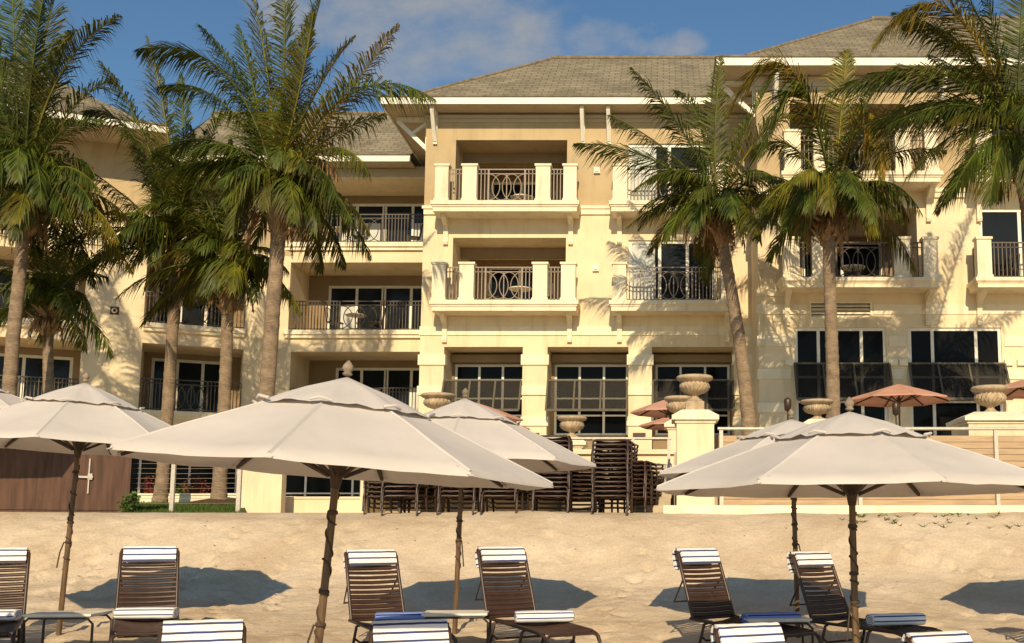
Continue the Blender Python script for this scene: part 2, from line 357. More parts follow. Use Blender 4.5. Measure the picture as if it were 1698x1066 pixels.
# terrace in front of the building, two levels
tf = MB(); x_w = W(600, 800, 23).x
tf.box(x_w, 40, 23.0, 33.4, 1.2, 3.0)
tf.box(W(1118, 800, 20).x, 40, 20.25, 23, 1.2, 2.4)
tag(tf.build('terrace_floor', PAVER), kind='structure')
ln = MB(); N = 24
for j in range(N + 1):
    Y = 20.0 + 12 * j / N
    for i in range(13):
        px = 196 + (404 - 196) * i / 12
        X = (px - CX) / F * (Y * _c) ; e = min(1, (Y - 20) / 1.2)
        ln.v.append((X, Y, 1.58 + .05 * (Y - 20) * e + .03 * noise.noise((X * 1.5, Y * 1.5, 0)))); ln.col.append((1, 1, 1, 1))
for j in range(N):
    for i in range(12): ln.f.append([j * 13 + i, j * 13 + i + 1, (j + 1) * 13 + i + 1, (j + 1) * 13 + i]); ln.m.append(0); ln.smooth.append(True); ln.uv.append(None)
tag(ln.build('lawn', LAWN), kind='structure')

# ------------------------------------------------------------------ the hotel
hotel = thing('hotel_building', 'cream and tan stucco hotel with shingle roofs, balconies and arcade across the whole background', 'building', (0, 33, 0))
hinv = Matrix.Translation((0, -33, 0))
def hp(name, mb, mats, parent=None):                  # a part of the hotel (mesh given in world space)
    mb.v = [(x, y - 33, z) for x, y, z in mb.v]
    return mb.build(name, mats, parent or hotel)
MM = Matrix.Translation((0, 33.0, 0)); MR = Matrix.Translation((0, 30.7, 0)); ML = Matrix.Translation((0, 37.3, 0))
yaw = R_(24)
pc = W(475, 600, 37.3)
MW = Matrix.Translation((pc.x, 37.3, 0)) @ Matrix.Rotation(yaw, 4, 'Z')
ZL = [1.8, 5.35, 8.35, 11.4]                          # floor levels
ZE = 14.75                                            # eave level
def wall(mb, x0, x1, z0, z1, holes=(), depth=.16):
    X = sorted({x0, x1, *[h[0] for h in holes], *[h[1] for h in holes]}); Z = sorted({z0, z1, *[h[2] for h in holes], *[h[3] for h in holes]})
    X = [x for x in X if x0 - 1e-6 <= x <= x1 + 1e-6]; Z = [z for z in Z if z0 - 1e-6 <= z <= z1 + 1e-6]
    for a, b in zip(X, X[1:]):
        for c, d in zip(Z, Z[1:]):
            mx, mz = (a + b) / 2, (c + d) / 2
            if any(h[0] < mx < h[1] and h[2] < mz < h[3] for h in holes): continue
            mb.quad((a, 0, c), (b, 0, c), (b, 0, d), (a, 0, d))
    for h in holes:
        a, b, c, d = h[:4]; dp = h[4] if len(h) > 4 else depth
        mb.quad((a, 0, c), (a, 0, d), (a, dp, d), (a, dp, c)); mb.quad((b, 0, d), (b, 0, c), (b, dp, c), (b, dp, d))
        mb.quad((a, 0, d), (b, 0, d), (b, dp, d), (a, dp, d)); mb.quad((b, 0, c), (a, 0, c), (a, dp, c), (b, dp, c))
def backing(mb, a, b, c, d, y, holes=()):             # the rear wall of a recess
    t = MB(mb.M @ Matrix.Translation((0, y, 0))); t.mi = mb.mi
    wall(t, a, b, c, d, holes, .12)
    k = len(mb.v); mb.v += t.v; mb.col += t.col; mb.f += [[q + k for q in f] for f in t.f]; mb.m += t.m; mb.smooth += t.smooth; mb.uv += t.uv
def glazing(M, name, x0, x1, z0, z1, v, cols=(), rows=(), fr=.08, fm=WHITE, gm=GLASS, lab=None):
    m = MB(M); d = .07
    m.box(x0, x0 + fr, v, v + d, z0, z1); m.box(x1 - fr, x1, v, v + d, z0, z1)
    m.box(x0 + fr, x1 - fr, v, v + d, z0, z0 + fr); m.box(x0 + fr, x1 - fr, v, v + d, z1 - fr, z1)
    for c in cols: x = x0 + (x1 - x0) * c; m.box(x - fr / 2, x + fr / 2, v - .003, v + d, z0 + fr, z1 - fr)
    for r in rows: z = z0 + (z1 - z0) * r; m.box(x0 + fr, x1 - fr, v + .004, v + d, z - fr * .35, z + fr * .35)
    o = hp(name, m, fm); p = MB(M); p.box(x0 + fr * .5, x1 - fr * .5, v + .035, v + .05, z0 + fr * .5, z1 - fr * .5); hp('pane', p, gm, o)
    return o
def iron(mb, x0, x1, z0, z1, y, kind='bars', w=.028, step=.115):
    mb.box(x0, x1, y - .02, y + .02, z1 - .035, z1); mb.box(x0, x1, y - .014, y + .014, z0 + .05, z0 + .08); mb.box(x0, x1, y - .014, y + .014, z1 - .17, z1 - .145)
    if kind == 'bars':
        n = max(1, round((x1 - x0) / step))
        for i in range(n + 1):
            x = x0 + (x1 - x0) * i / n; mb.box(x - w / 2, x + w / 2, y - w / 2, y + w / 2, z0, z1 - .035)
    else:
        cx, cz, h = (x0 + x1) / 2, (z0 + .08 + z1 - .17) / 2, (z1 - z0 - .25) / 2; hw = (x1 - x0) / 2
        for x in (x0, x1): mb.box(x - w, x + w, y - w, y + w, z0, z1 - .035)
        mb.box(cx - w / 2, cx + w / 2, y - w / 2, y + w / 2, z0 + .08, z1 - .17)
        def arc(ax, rx, t0, t1, n=22):
            mb.tube([(ax + rx * math.cos(t0 + (t1 - t0) * i / n), y, cz + h * math.sin(t0 + (t1 - t0) * i / n)) for i in range(n + 1)], w * .62, 6)
        P2 = math.pi / 2
        arc(x0, hw * .62, -P2, P2); arc(x1, hw * .62, P2, 3 * P2); arc(cx - hw * .28, hw * .52, 0, 2 * math.pi, 34); arc(cx + hw * .28, hw * .52, 0, 2 * math.pi, 34)
def bracket_prof(p, h):
    return [(0, 0), (0, -h), (-.10, -h - .0), (-.13, -h + .08), (-.09, -h + .18), (-.11, -h * .52), (-.2, -h * .30), (-p * .55, -h * .16), (-p * .72, -h * .12), (-p * .72, 0)]
def prism_yz(mb, x0, x1, y0, z0, prof):
    n = len(prof); P = [(x0, y0 + a, z0 + b) for a, b in prof] + [(x1, y0 + a, z0 + b) for a, b in prof]
    mb.add(P, [tuple(range(n)), tuple(reversed(range(n, 2 * n)))] + [(i, i + n, (i + 1) % n + n, (i + 1) % n) for i in range(n)])
def balcony(M, x0, x1, zt, zb, p, posts, panels, pz, brx=(), ironm=IRONL, bh=.85, sides=True):
    m = MB(M); h = zt - zb
    m.box(x0 - .07, x1 + .07, -p - .07, 0, zt - h * .38, zt); m.box(x0 - .03, x1 + .03, -p - .03, 0, zt - h * .55, zt - h * .38); m.box(x0, x1, -p, 0, zb, zt - h * .55)
    o = hp('balcony', m, CREAMB)
    for a, b in posts:
        q = MB(M); d = .32; q.box(a, b, -p + .02, -p + d, zt, pz - .07); q.box(a - .035, b + .035, -p - .015, -p + d + .035, pz - .07, pz)
        q.box(a - .025, b + .025, -p - .005, -p + d + .025, zt, zt + .09)
        hp('balcony_post', q, CREAMB, o)
    for a, b, kind in panels:
        q = MB(M)
        if kind == 'mix':
            w = b - a; s = w * .19; iron(q, a, a + s, zt, pz - .12, -p + .17); iron(q, a + s, b - s, zt, pz - .12, -p + .17, 'arcs'); iron(q, b - s, b, zt, pz - .12, -p + .17)
        else: iron(q, a, b, zt, pz - .12, -p + .17, kind)
        hp('iron_railing', q, ironm, o)
    if sides:
        for x in (x0 + .16, x1 - .16):
            q = MB(M); n = 5
            q.box(x - .02, x + .02, -p + .35, -.02, pz - .155, pz - .12); q.box(x - .014, x + .014, -p + .35, -.02, zt + .05, zt + .08)
            for i in range(n + 1):
                y = -p + .36 + (p - .4) * i / n; q.box(x - .011, x + .011, y - .011, y + .011, zt, pz - .155)
            hp('iron_railing', q, ironm, o)
    for x in brx:
        q = MB(M); prism_yz(q, x - .075, x + .075, 0, zb, bracket_prof(p, bh)); hp('bracket', q, CREAMB, o)
    return o
def shutter(M, x0, x1, zt, zb, out, cols):
    m = MB(M); w = .055; y0, y1 = -.05, -out
    def pt(x, t): return (x, y0 + (y1 - y0) * t, zt + (zb - zt) * t)
    fx = [x0, *[x0 + (x1 - x0) * c for c in cols], x1]
    for x in fx: m.bar(pt(x, 0), pt(x, 1), w, w)
    m.bar(pt(x0, 0), pt(x1, 0), w, w); m.bar(pt(x0, 1), pt(x1, 1), w * 1.3, w * 1.3)
    for x in (x0 + .1, x1 - .1): m.bar(pt(x, .9), (x, .05, zb + .25), .025)
    o = hp('hinged_shutter', m, DARKFR)
    s = MB(M)
    a, b, c, d = [Vector(v) + Vector((0, .012, 0)) for v in (pt(x0 + .03, .02), pt(x0 + .03, .98), pt(x1 - .03, .98), pt(x1 - .03, .02))]; k = Vector((0, .012, 0))
    s.add([a, b, c, d, a + k, b + k, c + k, d + k], [(0, 3, 2, 1), (4, 5, 6, 7), (0, 1, 5, 4), (1, 2, 6, 5), (2, 3, 7, 6), (3, 0, 4, 7)])
    hp('mesh_panel', s, SCREEN, o)
def bands(mb, x0, x1, zs, h, proud=.03, side=.03):
    for z in zs: mb.box(x0 - side, x1 + side, -proud, .1, z - h, z)

# ---- main block
xl = hit(MM, 701, 420).x; xr = hit(MM, 1262, 420).x
z_c = hit(MM, 830, 350).z; z_top = ZE
z_arc = hit(MM, 800, 575).z
nL2 = (*rect(MM, 755, 232, 940, 340),); nL2 = (nL2[0], nL2[1], ZL[3], nL2[3], 2.8)
nL1 = rect(MM, 750, 394, 938, 500); nL1 = (nL1[0], nL1[1], ZL[2], nL1[3], 2.8)
wL2 = rect(MM, 1042, 238, 1178, 335); wL2 = (wL2[0], wL2[1], ZL[3], wL2[3], .14)
wL1 = rect(MM, 1042, 398, 1186, 500); wL1 = (wL1[0], wL1[1], ZL[2], wL1[3], .14)
arcs = []
for a, b in ((735, 866), (907, 1042), (1081, 1217)):
    r = rect(MM, a, 575, b, 700); arcs.append((r[0], r[1], 3.0, z_arc, 1.3))
lw = MB(MM); wall(lw, xl, xr, 1.9, z_c, [nL1, wL1, *arcs])
lw.quad((xl, 8, 1.9), (xl, 0, 1.9), (xl, 0, z_c), (xl, 8, z_c))
hp('lower_wall', lw, CREAM)
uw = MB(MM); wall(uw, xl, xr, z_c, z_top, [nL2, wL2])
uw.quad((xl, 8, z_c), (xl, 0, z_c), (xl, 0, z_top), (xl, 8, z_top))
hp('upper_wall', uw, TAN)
co = MB(MM)
for a, b in ((xl - .05, nL2[0] - .45), (nL2[1] + .35, wL2[0] - .5), (wL2[1] + .4, xr)):
    co = MB(MM); co.box(a, b, -.10, .1, z_c + .06, z_c + .16); co.box(a, b, -.06, .1, z_c - .12, z_c + .06); hp('cornice_band', co, CREAMB)
co = MB(MM); co.box(xl - .05, xl, -.06, 8, z_c - .12, z_c + .16); hp('cornice_band', co, CREAMB)
rb = MB(MM)
zt = hit(MM, 900, 556).z; rb.box(xl - .03, xr, -.035, .1, zt, zt + .05)
zt2 = hit(MM, 900, 541).z
rb.box(xl - .03, xr, -.02, .1, zt + .05, zt2)
fz = hit(MM, 830, 203).z
hp('string_course', rb, CREAMB)
fzb = MB(MM); fzb.box(xl - .06, xr, -.07, .1, fz + .12, z_top - .02); fzb.box(xl - .03, xr, -.03, .1, fz, fz + .115)
hp('frieze_board', fzb, SOFFIT)
# arcade piers: three pale proud blocks each
cb = MB(MM)
cols_x = [(xl, arcs[0][0]), (arcs[0][1], arcs[1][0]), (arcs[1][1], arcs[2][0]), (arcs[2][1], xr - .2)]
for a, b in cols_x:
    for p0, p1 in ((588, 605), (640, 655), (691, 706)):
        cb = MB(MM); cb.box(a - .05, b + .05, -.05, .28, hit(MM, 900, p1).z, hit(MM, 900, p0).z); hp('pier_band', cb, CREAMB)
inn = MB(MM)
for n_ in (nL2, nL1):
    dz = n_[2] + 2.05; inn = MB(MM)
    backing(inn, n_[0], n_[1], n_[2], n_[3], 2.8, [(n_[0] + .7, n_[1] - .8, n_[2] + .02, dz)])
    inn.box(n_[0], n_[1], 1.2, 1.35, n_[3] - .35, n_[3] - .001); hp('recess_wall', inn, INNER_SHADE)
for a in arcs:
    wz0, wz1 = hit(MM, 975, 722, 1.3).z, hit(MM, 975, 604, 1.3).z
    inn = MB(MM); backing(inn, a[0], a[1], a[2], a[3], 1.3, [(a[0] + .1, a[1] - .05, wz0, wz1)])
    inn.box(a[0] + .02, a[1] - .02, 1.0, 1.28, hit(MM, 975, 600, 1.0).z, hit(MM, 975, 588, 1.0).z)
    inn.box(a[0] + .02, a[1] - .02, .8, 1.28, a[2], wz0 - .03); hp('recess_wall', inn, INNER_SHADE)
for n_ in (nL2, nL1): glazing(MM, 'sliding_door', n_[0] + .7, n_[1] - .8, n_[2] + .02, n_[2] + 2.05, 2.84, (.5,), (), .09, WHITE, GLASSB)
for a in arcs:
    glazing(MM, 'restaurant_window', a[0] + .1, a[1] - .05, wz0, wz1, 1.34, (.34, .67), (.28, .52, .78), .075, WHITE, GLASS)
    shutter(MM, a[0] + .03, a[1] - .03, hit(MM, 975, 631).z, hit(MM, 975, 680, -.5).z, .55, (.34, .67))
gm = glazing(MM, 'sliding_door', wL2[0], wL2[1], wL2[2], wL2[3], .06, (.5,), (), .1, WHITE, GLASSB)
gm = glazing(MM, 'sliding_door', wL1[0], wL1[1], wL1[2], wL1[3], .06, (.36, .68), (), .1, WHITE, GLASSB)
cu_ = MB(MM); cu_.box(wL1[0] + .1, wL1[0] + .85, .09, .094, wL1[2] + .1, wL1[3] - .1); hp('curtain', cu_, CURT); cu_ = MB(MM); cu_.box(wL2[0] + .1, wL2[0] + .9, .09, .094, wL2[2] + .1, wL2[3] - .1)
hp('curtain', cu_, CURT)
pB = .86
def BX(M, px, py, p): return hit(M, px, py, -p).x
def BZ(M, px, py, p): return hit(M, px, py, -p).z
def main_balcony(py_t, py_b, py_p, xa, xb, posts, panels, br):
    q = lambda px: BX(MM, px, (py_t + py_p) / 2, pB)
    balcony(MM, q(xa), q(xb), BZ(MM, 840, py_t, pB), BZ(MM, 840, py_b, pB), pB, [(q(a), q(b)) for a, b in posts], [(q(a), q(b), k) for a, b, k in panels], BZ(MM, 840, py_p, pB), [hit(MM, x, py_b + 25, -.2).x for x in br])
main_balcony(333, 350, 271, 719, 957, ((721, 743), (766, 790), (888, 912), (934, 956)), ((743, 766, 'bars'), (790, 888, 'mix'), (912, 934, 'bars')), (738, 946))
main_balcony(498, 515, 434, 717, 956, ((716, 738), (761, 785), (883, 907), (930, 954)), ((738, 761, 'bars'), (785, 883, 'mix'), (907, 930, 'bars')), (736, 944))
main_balcony(333, 350, 271, 1014, 1212, ((1016, 1040), (1188, 1210)), ((1040, 1088, 'bars'), (1088, 1144, 'arcs'), (1144, 1188, 'bars')), (1027, 1200))
main_balcony(498, 515, 434, 1014, 1214, ((1016, 1038), (1196, 1212)), ((1038, 1086, 'bars'), (1086, 1148, 'arcs'), (1148, 1196, 'bars')), (1027, 1206))
for px, py in ((990, 283), (988, 445)):
    f_ = MB(MM); c = hit(MM, px, py); f_.box(c.x - .1, c.x + .1, -.09, .02, c.z - .1, c.z + .1); f_.box(c.x - .06, c.x + .06, -.12, -.09, c.z - .06, c.z + .06); hp('wall_speaker', f_, WHITE)
f_ = MB(MM); c = hit(MM, 1117, 379); f_.lathe([(.03, -.17), (.08, -.14), (.085, .12), (.05, .17)], 12, (c.x, -.1, c.z)); f_.box(c.x - .03, c.x + .03, -.06, .02, c.z - .05, c.z + .05); hp('wall_lamp', f_, BLACKM)
for px in (884, 1060):
    f_ = MB(MM); c = hit(MM, px, 722); f_.box(c.x - .2, c.x + .2, -.06, .02, c.z - .08, c.z + .08); f_.box(c.x - .16, c.x + .16, -.075, -.06, c.z - .05, c.z + .05); hp('bronze_plaque', f_, LFRAME)

# ---- eaves, roofs
def eave_bracket(M, x, zt, wall_h=1.0, out=.68, w=.13):
    m = MB(M); m.box(x - w / 2, x + w / 2, -.09, .02, zt - wall_h, zt - .0); m.box(x - w / 2 + .004, x + w / 2 - .004, -out, -.09, zt - .14, zt - .0)
    m.bar((x, -.07, zt - wall_h + .1), (x, -out + .05, zt - .12), w * .9, w); m.bar((x, -.08, zt - .2), (x, -out * .52, zt - wall_h * .5), w * .6, w * .7)
    hp('eave_bracket', m, WHITE)
def hip_roof(M, x0, x1, y0, run, ze, rise, depth2, hipL=True, hipR=False, fascia=.25, flare=.9, wallx=None, name='shingle_roof'):
    m = MB(M); zt = ze + fascia
    rl = x0 + (run if hipL else 0); rr = x1 - (run if hipR else 0)
    fl = flare; fzr = rise * flare / run * .72
    A = [(x0, y0, zt), (x1, y0, zt)]; Bq = [(x0 + (fl if hipL else 0), y0 + fl, zt + fzr), (x1 - (fl if hipR else 0), y0 + fl, zt + fzr)]; Cq = [(rl, y0 + run, zt + rise), (rr, y0 + run, zt + rise)]
    def strip(p, q):
        L = (Vector(q[0]) - Vector(p[0])); sl = math.hypot(q[0][1] - p[0][1], q[0][2] - p[0][2])
        return sl
    s1 = math.hypot(fl, fzr); s2 = s1 + math.hypot(run - fl, rise - fzr)
    m.quad(A[0], A[1], Bq[1], Bq[0], [(A[0][0], 0), (A[1][0], 0), (Bq[1][0], s1), (Bq[0][0], s1)])
    m.quad(Bq[0], Bq[1], Cq[1], Cq[0], [(Bq[0][0], s1), (Bq[1][0], s1), (Cq[1][0], s2), (Cq[0][0], s2)])
    yb = y0 + 2 * run
    m.quad((x1, yb, zt), (x0, yb, zt), Cq[0], Cq[1], [(x1, 0), (x0, 0), (rl, s2), (rr, s2)])
    for hip, xa, ra, sg in ((hipL, x0, rl, 1), (hipR, x1, rr, -1)):
        if hip:
            b0 = (xa + sg * fl, y0 + fl, zt + fzr); b1 = (xa + sg * fl, yb - fl, zt + fzr)
            m.quad((xa, yb, zt), (xa, y0, zt), b0, b1, [(yb, 0), (y0, 0), (y0 + fl, s1), (yb - fl, s1)])
            m.add([b1, b0, (ra, y0 + run, zt + rise)], [(0, 1, 2)], False, [[(yb - fl, s1), (y0 + fl, s1), (y0 + run, s2)]])
        else: m.add([(xa, y0, zt), (xa, y0 + run, zt + rise), (xa, yb, zt)], [(0, 1, 2)])
    o = hp(name, m, ROOF)
    c = MB(M); c.tube([(rl - .1, y0 + run, zt + rise + .02), (rr, y0 + run, zt + rise + .02)], .09, 6)
    if hipL: c.tube([(x0 + fl, y0 + fl, zt + fzr), (rl, y0 + run, zt + rise + .01)], .07, 6)
    hp('ridge_cap', c, ROOFCAP, o)
    f = MB(M); t = .05
    f.box(x0, x1, y0 - t, y0, ze, ze + fascia - .02); f.box(x0 - t, x0, y0 - t, yb, ze, ze + fascia - .02)
    hp('fascia_board', f, WHITE, o)
    e = MB(M); e.box(x0 - .09, x1, y0 - .09, y0 + .35, zt - .02, zt + .035); e.box(x0 - .09, x0 + .35, y0 + .35, yb, zt - .02, zt + .035)
    hp('shingle_edge', e, ROOFCAP, o)
    sf = MB(M); sf.box(x0 + .01, x1, y0 + .01, y0 + 3.2, ze + .03, ze + .06); sf.box(x0 + .01, x0 + 3.2, y0 + 3.2, yb, ze + .03, ze + .06)
    hp('soffit', sf, SOFFIT, o)
    return o
ROOFCAP = mat('ridge_shingle', (.20, .16, .11), .95, .2, 5, .4, 20)
oh = .8
xe = hit(MM, 634, 167, -oh).x
zF = hit(MM, 850, 173, -oh).z
ZE = zF
run = 4.9; rise_m = W(950, 97, 33 - oh + run).z - (zF + .25)
hip_roof(MM, xe, hit(MM, 1290, 100, 0).x, -oh, run, zF, rise_m, 0)
for px in (723, 967, 1010): eave_bracket(MM, hit(MM, px, 205).x, zF + .02, 1.05, .68)
# corner bracket on the side wall
mbk = MB(MM @ Matrix.Translation((xl, .35, 0)) @ Matrix.Rotation(R_(-90), 4, 'Z'))
x = 0; zt_ = zF + .02
mbk.box(-.07, .07, -.09, .02, zt_ - 1.15, zt_); mbk.box(-.066, .066, -1.05, -.09, zt_ - .14, zt_); mbk.bar((0, -.07, zt_ - 1.05), (0, -1.02, zt_ - .12), .12, .13); mbk.bar((0, -.08, zt_ - .2), (0, -.55, zt_ - .55), .08, .09)
hp('eave_bracket', mbk, WHITE)

# ---- right block
xrl = hit(MR, 1257, 450).x; xrr = 22.0
zRc = hit(MR, 1580, 314).z
zRe = hit(MR, 1400, 109, -oh).z
rn2 = rect(MR, 1310, 172, 1500, 280); rn2 = (rn2[0], rn2[1], ZL[3] + .1, rn2[3], 2.2)
rn1 = rect(MR, 1313, 345, 1521, 460); rn1 = (rn1[0], rn1[1], ZL[2] + .1, rn1[3], 2.2)
rw1 = rect(MR, 1625, 345, 1760, 460); rw1 = (rw1[0], rw1[1], ZL[2] + .1, rw1[3], .14)
rw2 = rect(MR, 1640, 180, 1780, 280); rw2 = (rw2[0], rw2[1], ZL[3] + .1, rw2[3], .14)
gw = []
for a, b in ((1319, 1472), (1509, 1664), (1705, 1860)):
    r = rect(MR, a, 543, b, 760); gw.append((r[0], r[1], r[2], r[3], .14))
vent = rect(MR, 1345, 503, 1443, 527); vent = (*vent, .1)
lw = MB(MR); wall(lw, xrl, xrr, 1.9, zRc, [rn1, rw1, vent, *gw]); lw.quad((xrl, 3.4, 1.9), (xrl, 0, 1.9), (xrl, 0, zRc), (xrl, 3.4, zRc)); hp('lower_wall', lw, CREAM)
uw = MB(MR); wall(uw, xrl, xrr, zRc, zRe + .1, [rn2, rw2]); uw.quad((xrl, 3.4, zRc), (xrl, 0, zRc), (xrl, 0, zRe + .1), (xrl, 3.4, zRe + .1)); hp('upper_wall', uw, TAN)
co = MB(MR)
for a, b in ((xrl - .06, rn2[0] - .3), (rn2[1] + .5, rw2[0] - .3), (rw2[1] + .3, xrr)):
    co = MB(MR); co.box(a, b, -.10, .1, zRc - .1, zRc + .02); co.box(a, b, -.06, .1, zRc - .26, zRc - .1); hp('cornice_band', co, CREAMB)
co = MB(MR); co.box(xrl - .06, xrl, .1, 3.4, zRc - .26, zRc + .02)
hp('cornice_band', co, CREAMB)
def rband(x0, x1, d, p0, p1):
    bd = MB(MR); bd.box(x0, x1, -d, .1, hit(MR, 1280, p1).z, hit(MR, 1280, p0).z); hp('rustic_band', bd, CREAMB)
for p0, p1, x1_ in ((480, 491, rn1[0]), (505, 521, vent[0]), (557, 574, gw[0][0]), (612, 629, gw[0][0]), (668, 684, gw[0][0])): rband(xrl - .05, x1_ - .12, .05, p0, p1)
rband(vent[1] + .1, xrr, .022, 505, 521)
for p0, p1 in ((557, 574), (612, 629), (668, 684)):
    for a, b in ((gw[0][1], gw[1][0]), (gw[1][1], gw[2][0])): rband(a + .08, b - .08, .03, p0, p1)
for g_ in gw:
    z = hit(MR, 1400, 602).z
    for a, b in ((g_[0] - .3, g_[0] - .05), (g_[1] + .05, g_[1] + .3)): sill = MB(MR); sill.box(a, b, -.08, .05, z - .08, z + .1); hp('window_ledge', sill, CREAMB)
inn = MB(MR)
for n_ in (rn2, rn1):
    inn = MB(MR); backing(inn, n_[0], n_[1], n_[2], n_[3], 2.2, [(n_[0] + .6, n_[1] - .6, n_[2] + .02, n_[2] + 2.05)]); inn.box(n_[0], n_[1], 1.2, 1.35, n_[3] - .5, n_[3] - .001); hp('recess_wall', inn, INNER_SHADE)
for n_ in (rn2, rn1): glazing(MR, 'sliding_door', n_[0] + .6, n_[1] - .6, n_[2] + .02, n_[2] + 2.05, 2.24, (.5,), (), .09, WHITE, GLASS)
for w_ in (rw1, rw2): glazing(MR, 'sliding_door', w_[0], w_[1], w_[2], w_[3], .06, (.5,), (), .1, WHITE, GLASSB)
for g_ in gw:
    glazing(MR, 'restaurant_window', g_[0], g_[1], g_[2], g_[3], .05, (.26, .73), (.43, .62), .09, WHITE, GLASS)
    shutter(MR, g_[0] - .02, g_[1] + .06, hit(MR, 1400, 603).z, hit(MR, 1400, 662, -.5).z, .6, (.3, .62))
lv = MB(MR); a, b, c, d = vent[:4]
lv.box(a - .05, a, -.02, .08, c - .05, d + .05); lv.box(b, b + .05, -.02, .08, c - .05, d + .05); lv.box(a, b, -.02, .08, d, d + .05); lv.box(a, b, -.02, .08, c - .05, c)
for i in range(4):
    z = c + (d - c) * (i + .5) / 4; lv.add([(a, -.0, z - .05), (b, -.0, z - .05), (b, .08, z + .03), (a, .08, z + .03), (a, -.0, z - .03), (b, -.0, z - .03), (b, .08, z + .05), (a, .08, z + .05)], [(0, 1, 5, 4), (4, 5, 6, 7), (3, 2, 1, 0)])
lo = hp('louvre_vent', lv, CREAMB); lb = MB(MR); lb.quad((a, .095, c), (b, .095, c), (b, .095, d), (a, .095, d)); hp('vent_backing', lb, BLACKM, lo)
pR = .9
def right_balcony(py_t, py_b, py_p, xa, xb, posts, panels, br):
    q = lambda px: BX(MR, px, (py_t + py_p) / 2, pR)
    balcony(MR, q(xa), q(xb), BZ(MR, 1430, py_t, pR), BZ(MR, 1430, py_b, pR), pR, [(q(a), q(b)) for a, b in posts], [(q(a), q(b), k) for a, b, k in panels], BZ(MR, 1430, py_p, pR), [hit(MR, x, py_b + 25, -.2).x for x in br], IRON, .95)
right_balcony(460, 476, 392, 1297, 1556, ((1299, 1326), (1347, 1366), (1483, 1510), (1532, 1556)), ((1326, 1347, 'bars'), (1366, 1483, 'mix'), (1510, 1532, 'bars')), (1306, 1540))
right_balcony(284, 301, 214, 1299, 1558, ((1301, 1328), (1349, 1368), (1485, 1510), (1534, 1556)), ((1328, 1349, 'bars'), (1368, 1485, 'mix'), (1510, 1534, 'bars')), (1308, 1541))
right_balcony(460, 476, 392, 1620, 1880, ((1621, 1645), (1850, 1878)), ((1645, 1720, 'bars'), (1720, 1790, 'arcs'), (1790, 1850, 'bars')), (1626, 1870))
right_balcony(284, 301, 214, 1617, 1880, ((1619, 1642), (1850, 1878)), ((1642, 1720, 'bars'), (1720, 1790, 'arcs'), (1790, 1850, 'bars')), (1625, 1870))
fzb = MB(MR); z = hit(MR, 1400, 150).z; fzb.box(xrl - .06, xrr, -.07, .1, z + .12, zRe); fzb.box(xrl - .03, xrr, -.03, .1, z, z + .115); hp('frieze_board', fzb, SOFFIT)
xe2 = hit(MR, 1191, 103, -oh).x; run2 = 5.9
rise_r = W(1450, 32, 30.7 - oh + run2).z - (zRe + .27)
hip_roof(MR, xe2, 24, -oh, run2, zRe, rise_r, 0, fascia=.27)
for px in (1285, 1560): eave_bracket(MR, hit(MR, px, 150).x, zRe + .02, 1.05, .68)
mbk = MB(MR @ Matrix.Translation((xrl, .35, 0)) @ Matrix.Rotation(R_(-90), 4, 'Z')); zt_ = zRe + .02
mbk.box(-.07, .07, -.09, .02, zt_ - 1.15, zt_); mbk.box(-.066, .066, -1.05, -.09, zt_ - .14, zt_); mbk.bar((0, -.07, zt_ - 1.05), (0, -1.02, zt_ - .12), .12, .13); mbk.bar((0, -.08, zt_ - .2), (0, -.55, zt_ - .55), .08, .09)
hp('eave_bracket', mbk, WHITE)

# ---- recessed bay left of the main block
bx0 = hit(ML, 440, 500).x; bx1 = hit(ML, 712, 500).x
lh = []
for k, (pt_, pb_) in ((3, (296, 403)), (2, (435, 548)), (1, (583, 693))):
    r = rect(ML, 480, pt_, 702, pb_); lh.append((r[0], bx1 - .01, r[2], r[3], 2.0))
r = rect(ML, 470, 745, 600, 826); low = (r[0], r[1], r[2], r[3], .14)
zLe = hit(ML, 560, 268, -oh).z
lw = MB(ML); wall(lw, bx0, bx1, 1.5, zLe + .1, [*lh, low]); hp('bay_wall', lw, CREAM)
inn = MB(ML)
for i, h in enumerate(lh):
    h0 = 2.12; inn = MB(ML)
    backing(inn, h[0], h[1], h[2], h[3], 2.0, [(h[0] + .75 + .25 * (i == 2), h[1] - .15, h[2] + .02, h[2] + h0)]); hp('recess_wall', inn, INNER_SHADE)
for i, h in enumerate(lh):
    glazing(ML, 'sliding_door', h[0] + .75 + .25 * (i == 2), h[1] - .15, h[2] + .02, h[2] + 2.12, 2.03, (.26, .5, .515, .76), (), .1, WHITE, GLASSB)
    cq = MB(ML); a0, a1 = h[0] + 1.0, h[1] - .25
    for t in ((.05, .2), (.3, .45), (.78, .97)): 
        if i == 1 and t[0] > .1: continue
        cq = MB(ML); cq.box(a0 + (a1 - a0) * t[0], a0 + (a1 - a0) * t[1], 2.055, 2.062, h[2] + .1, h[2] + 1.35); hp('curtain', cq, CURT)
    sl = MB(ML); sl.box(h[0] - .12, h[1], -.16, 0, h[2] - .16, h[2]); sl.box(h[0] - .08, h[1], -.10, 0, h[2] - .28, h[2] - .16); hp('floor_edge', sl, CREAMB)
    ra = MB(ML); xa, xb = h[0] + .03, h[1] - .05; w = xb - xa; z0, z1 = h[2], h[2] + 1.1
    iron(ra, xa, xa + w * .36, z0, z1, .05); iron(ra, xa + w * .36, xa + w * .66, z0, z1, .05, 'arcs'); iron(ra, xa + w * .66, xb, z0, z1, .05); hp('iron_railing', ra, IRON)
glazing(ML, 'window', low[0], low[1], low[2], low[3], .05, (.28, .62, .88), (.1,), .07, WHITE, GLASS)
fzb = MB(ML); z = hit(ML, 560, 293).z; fzb.box(bx0 - 2, bx1, -.05, .1, z, zLe); hp('frieze_board', fzb, SOFFIT)
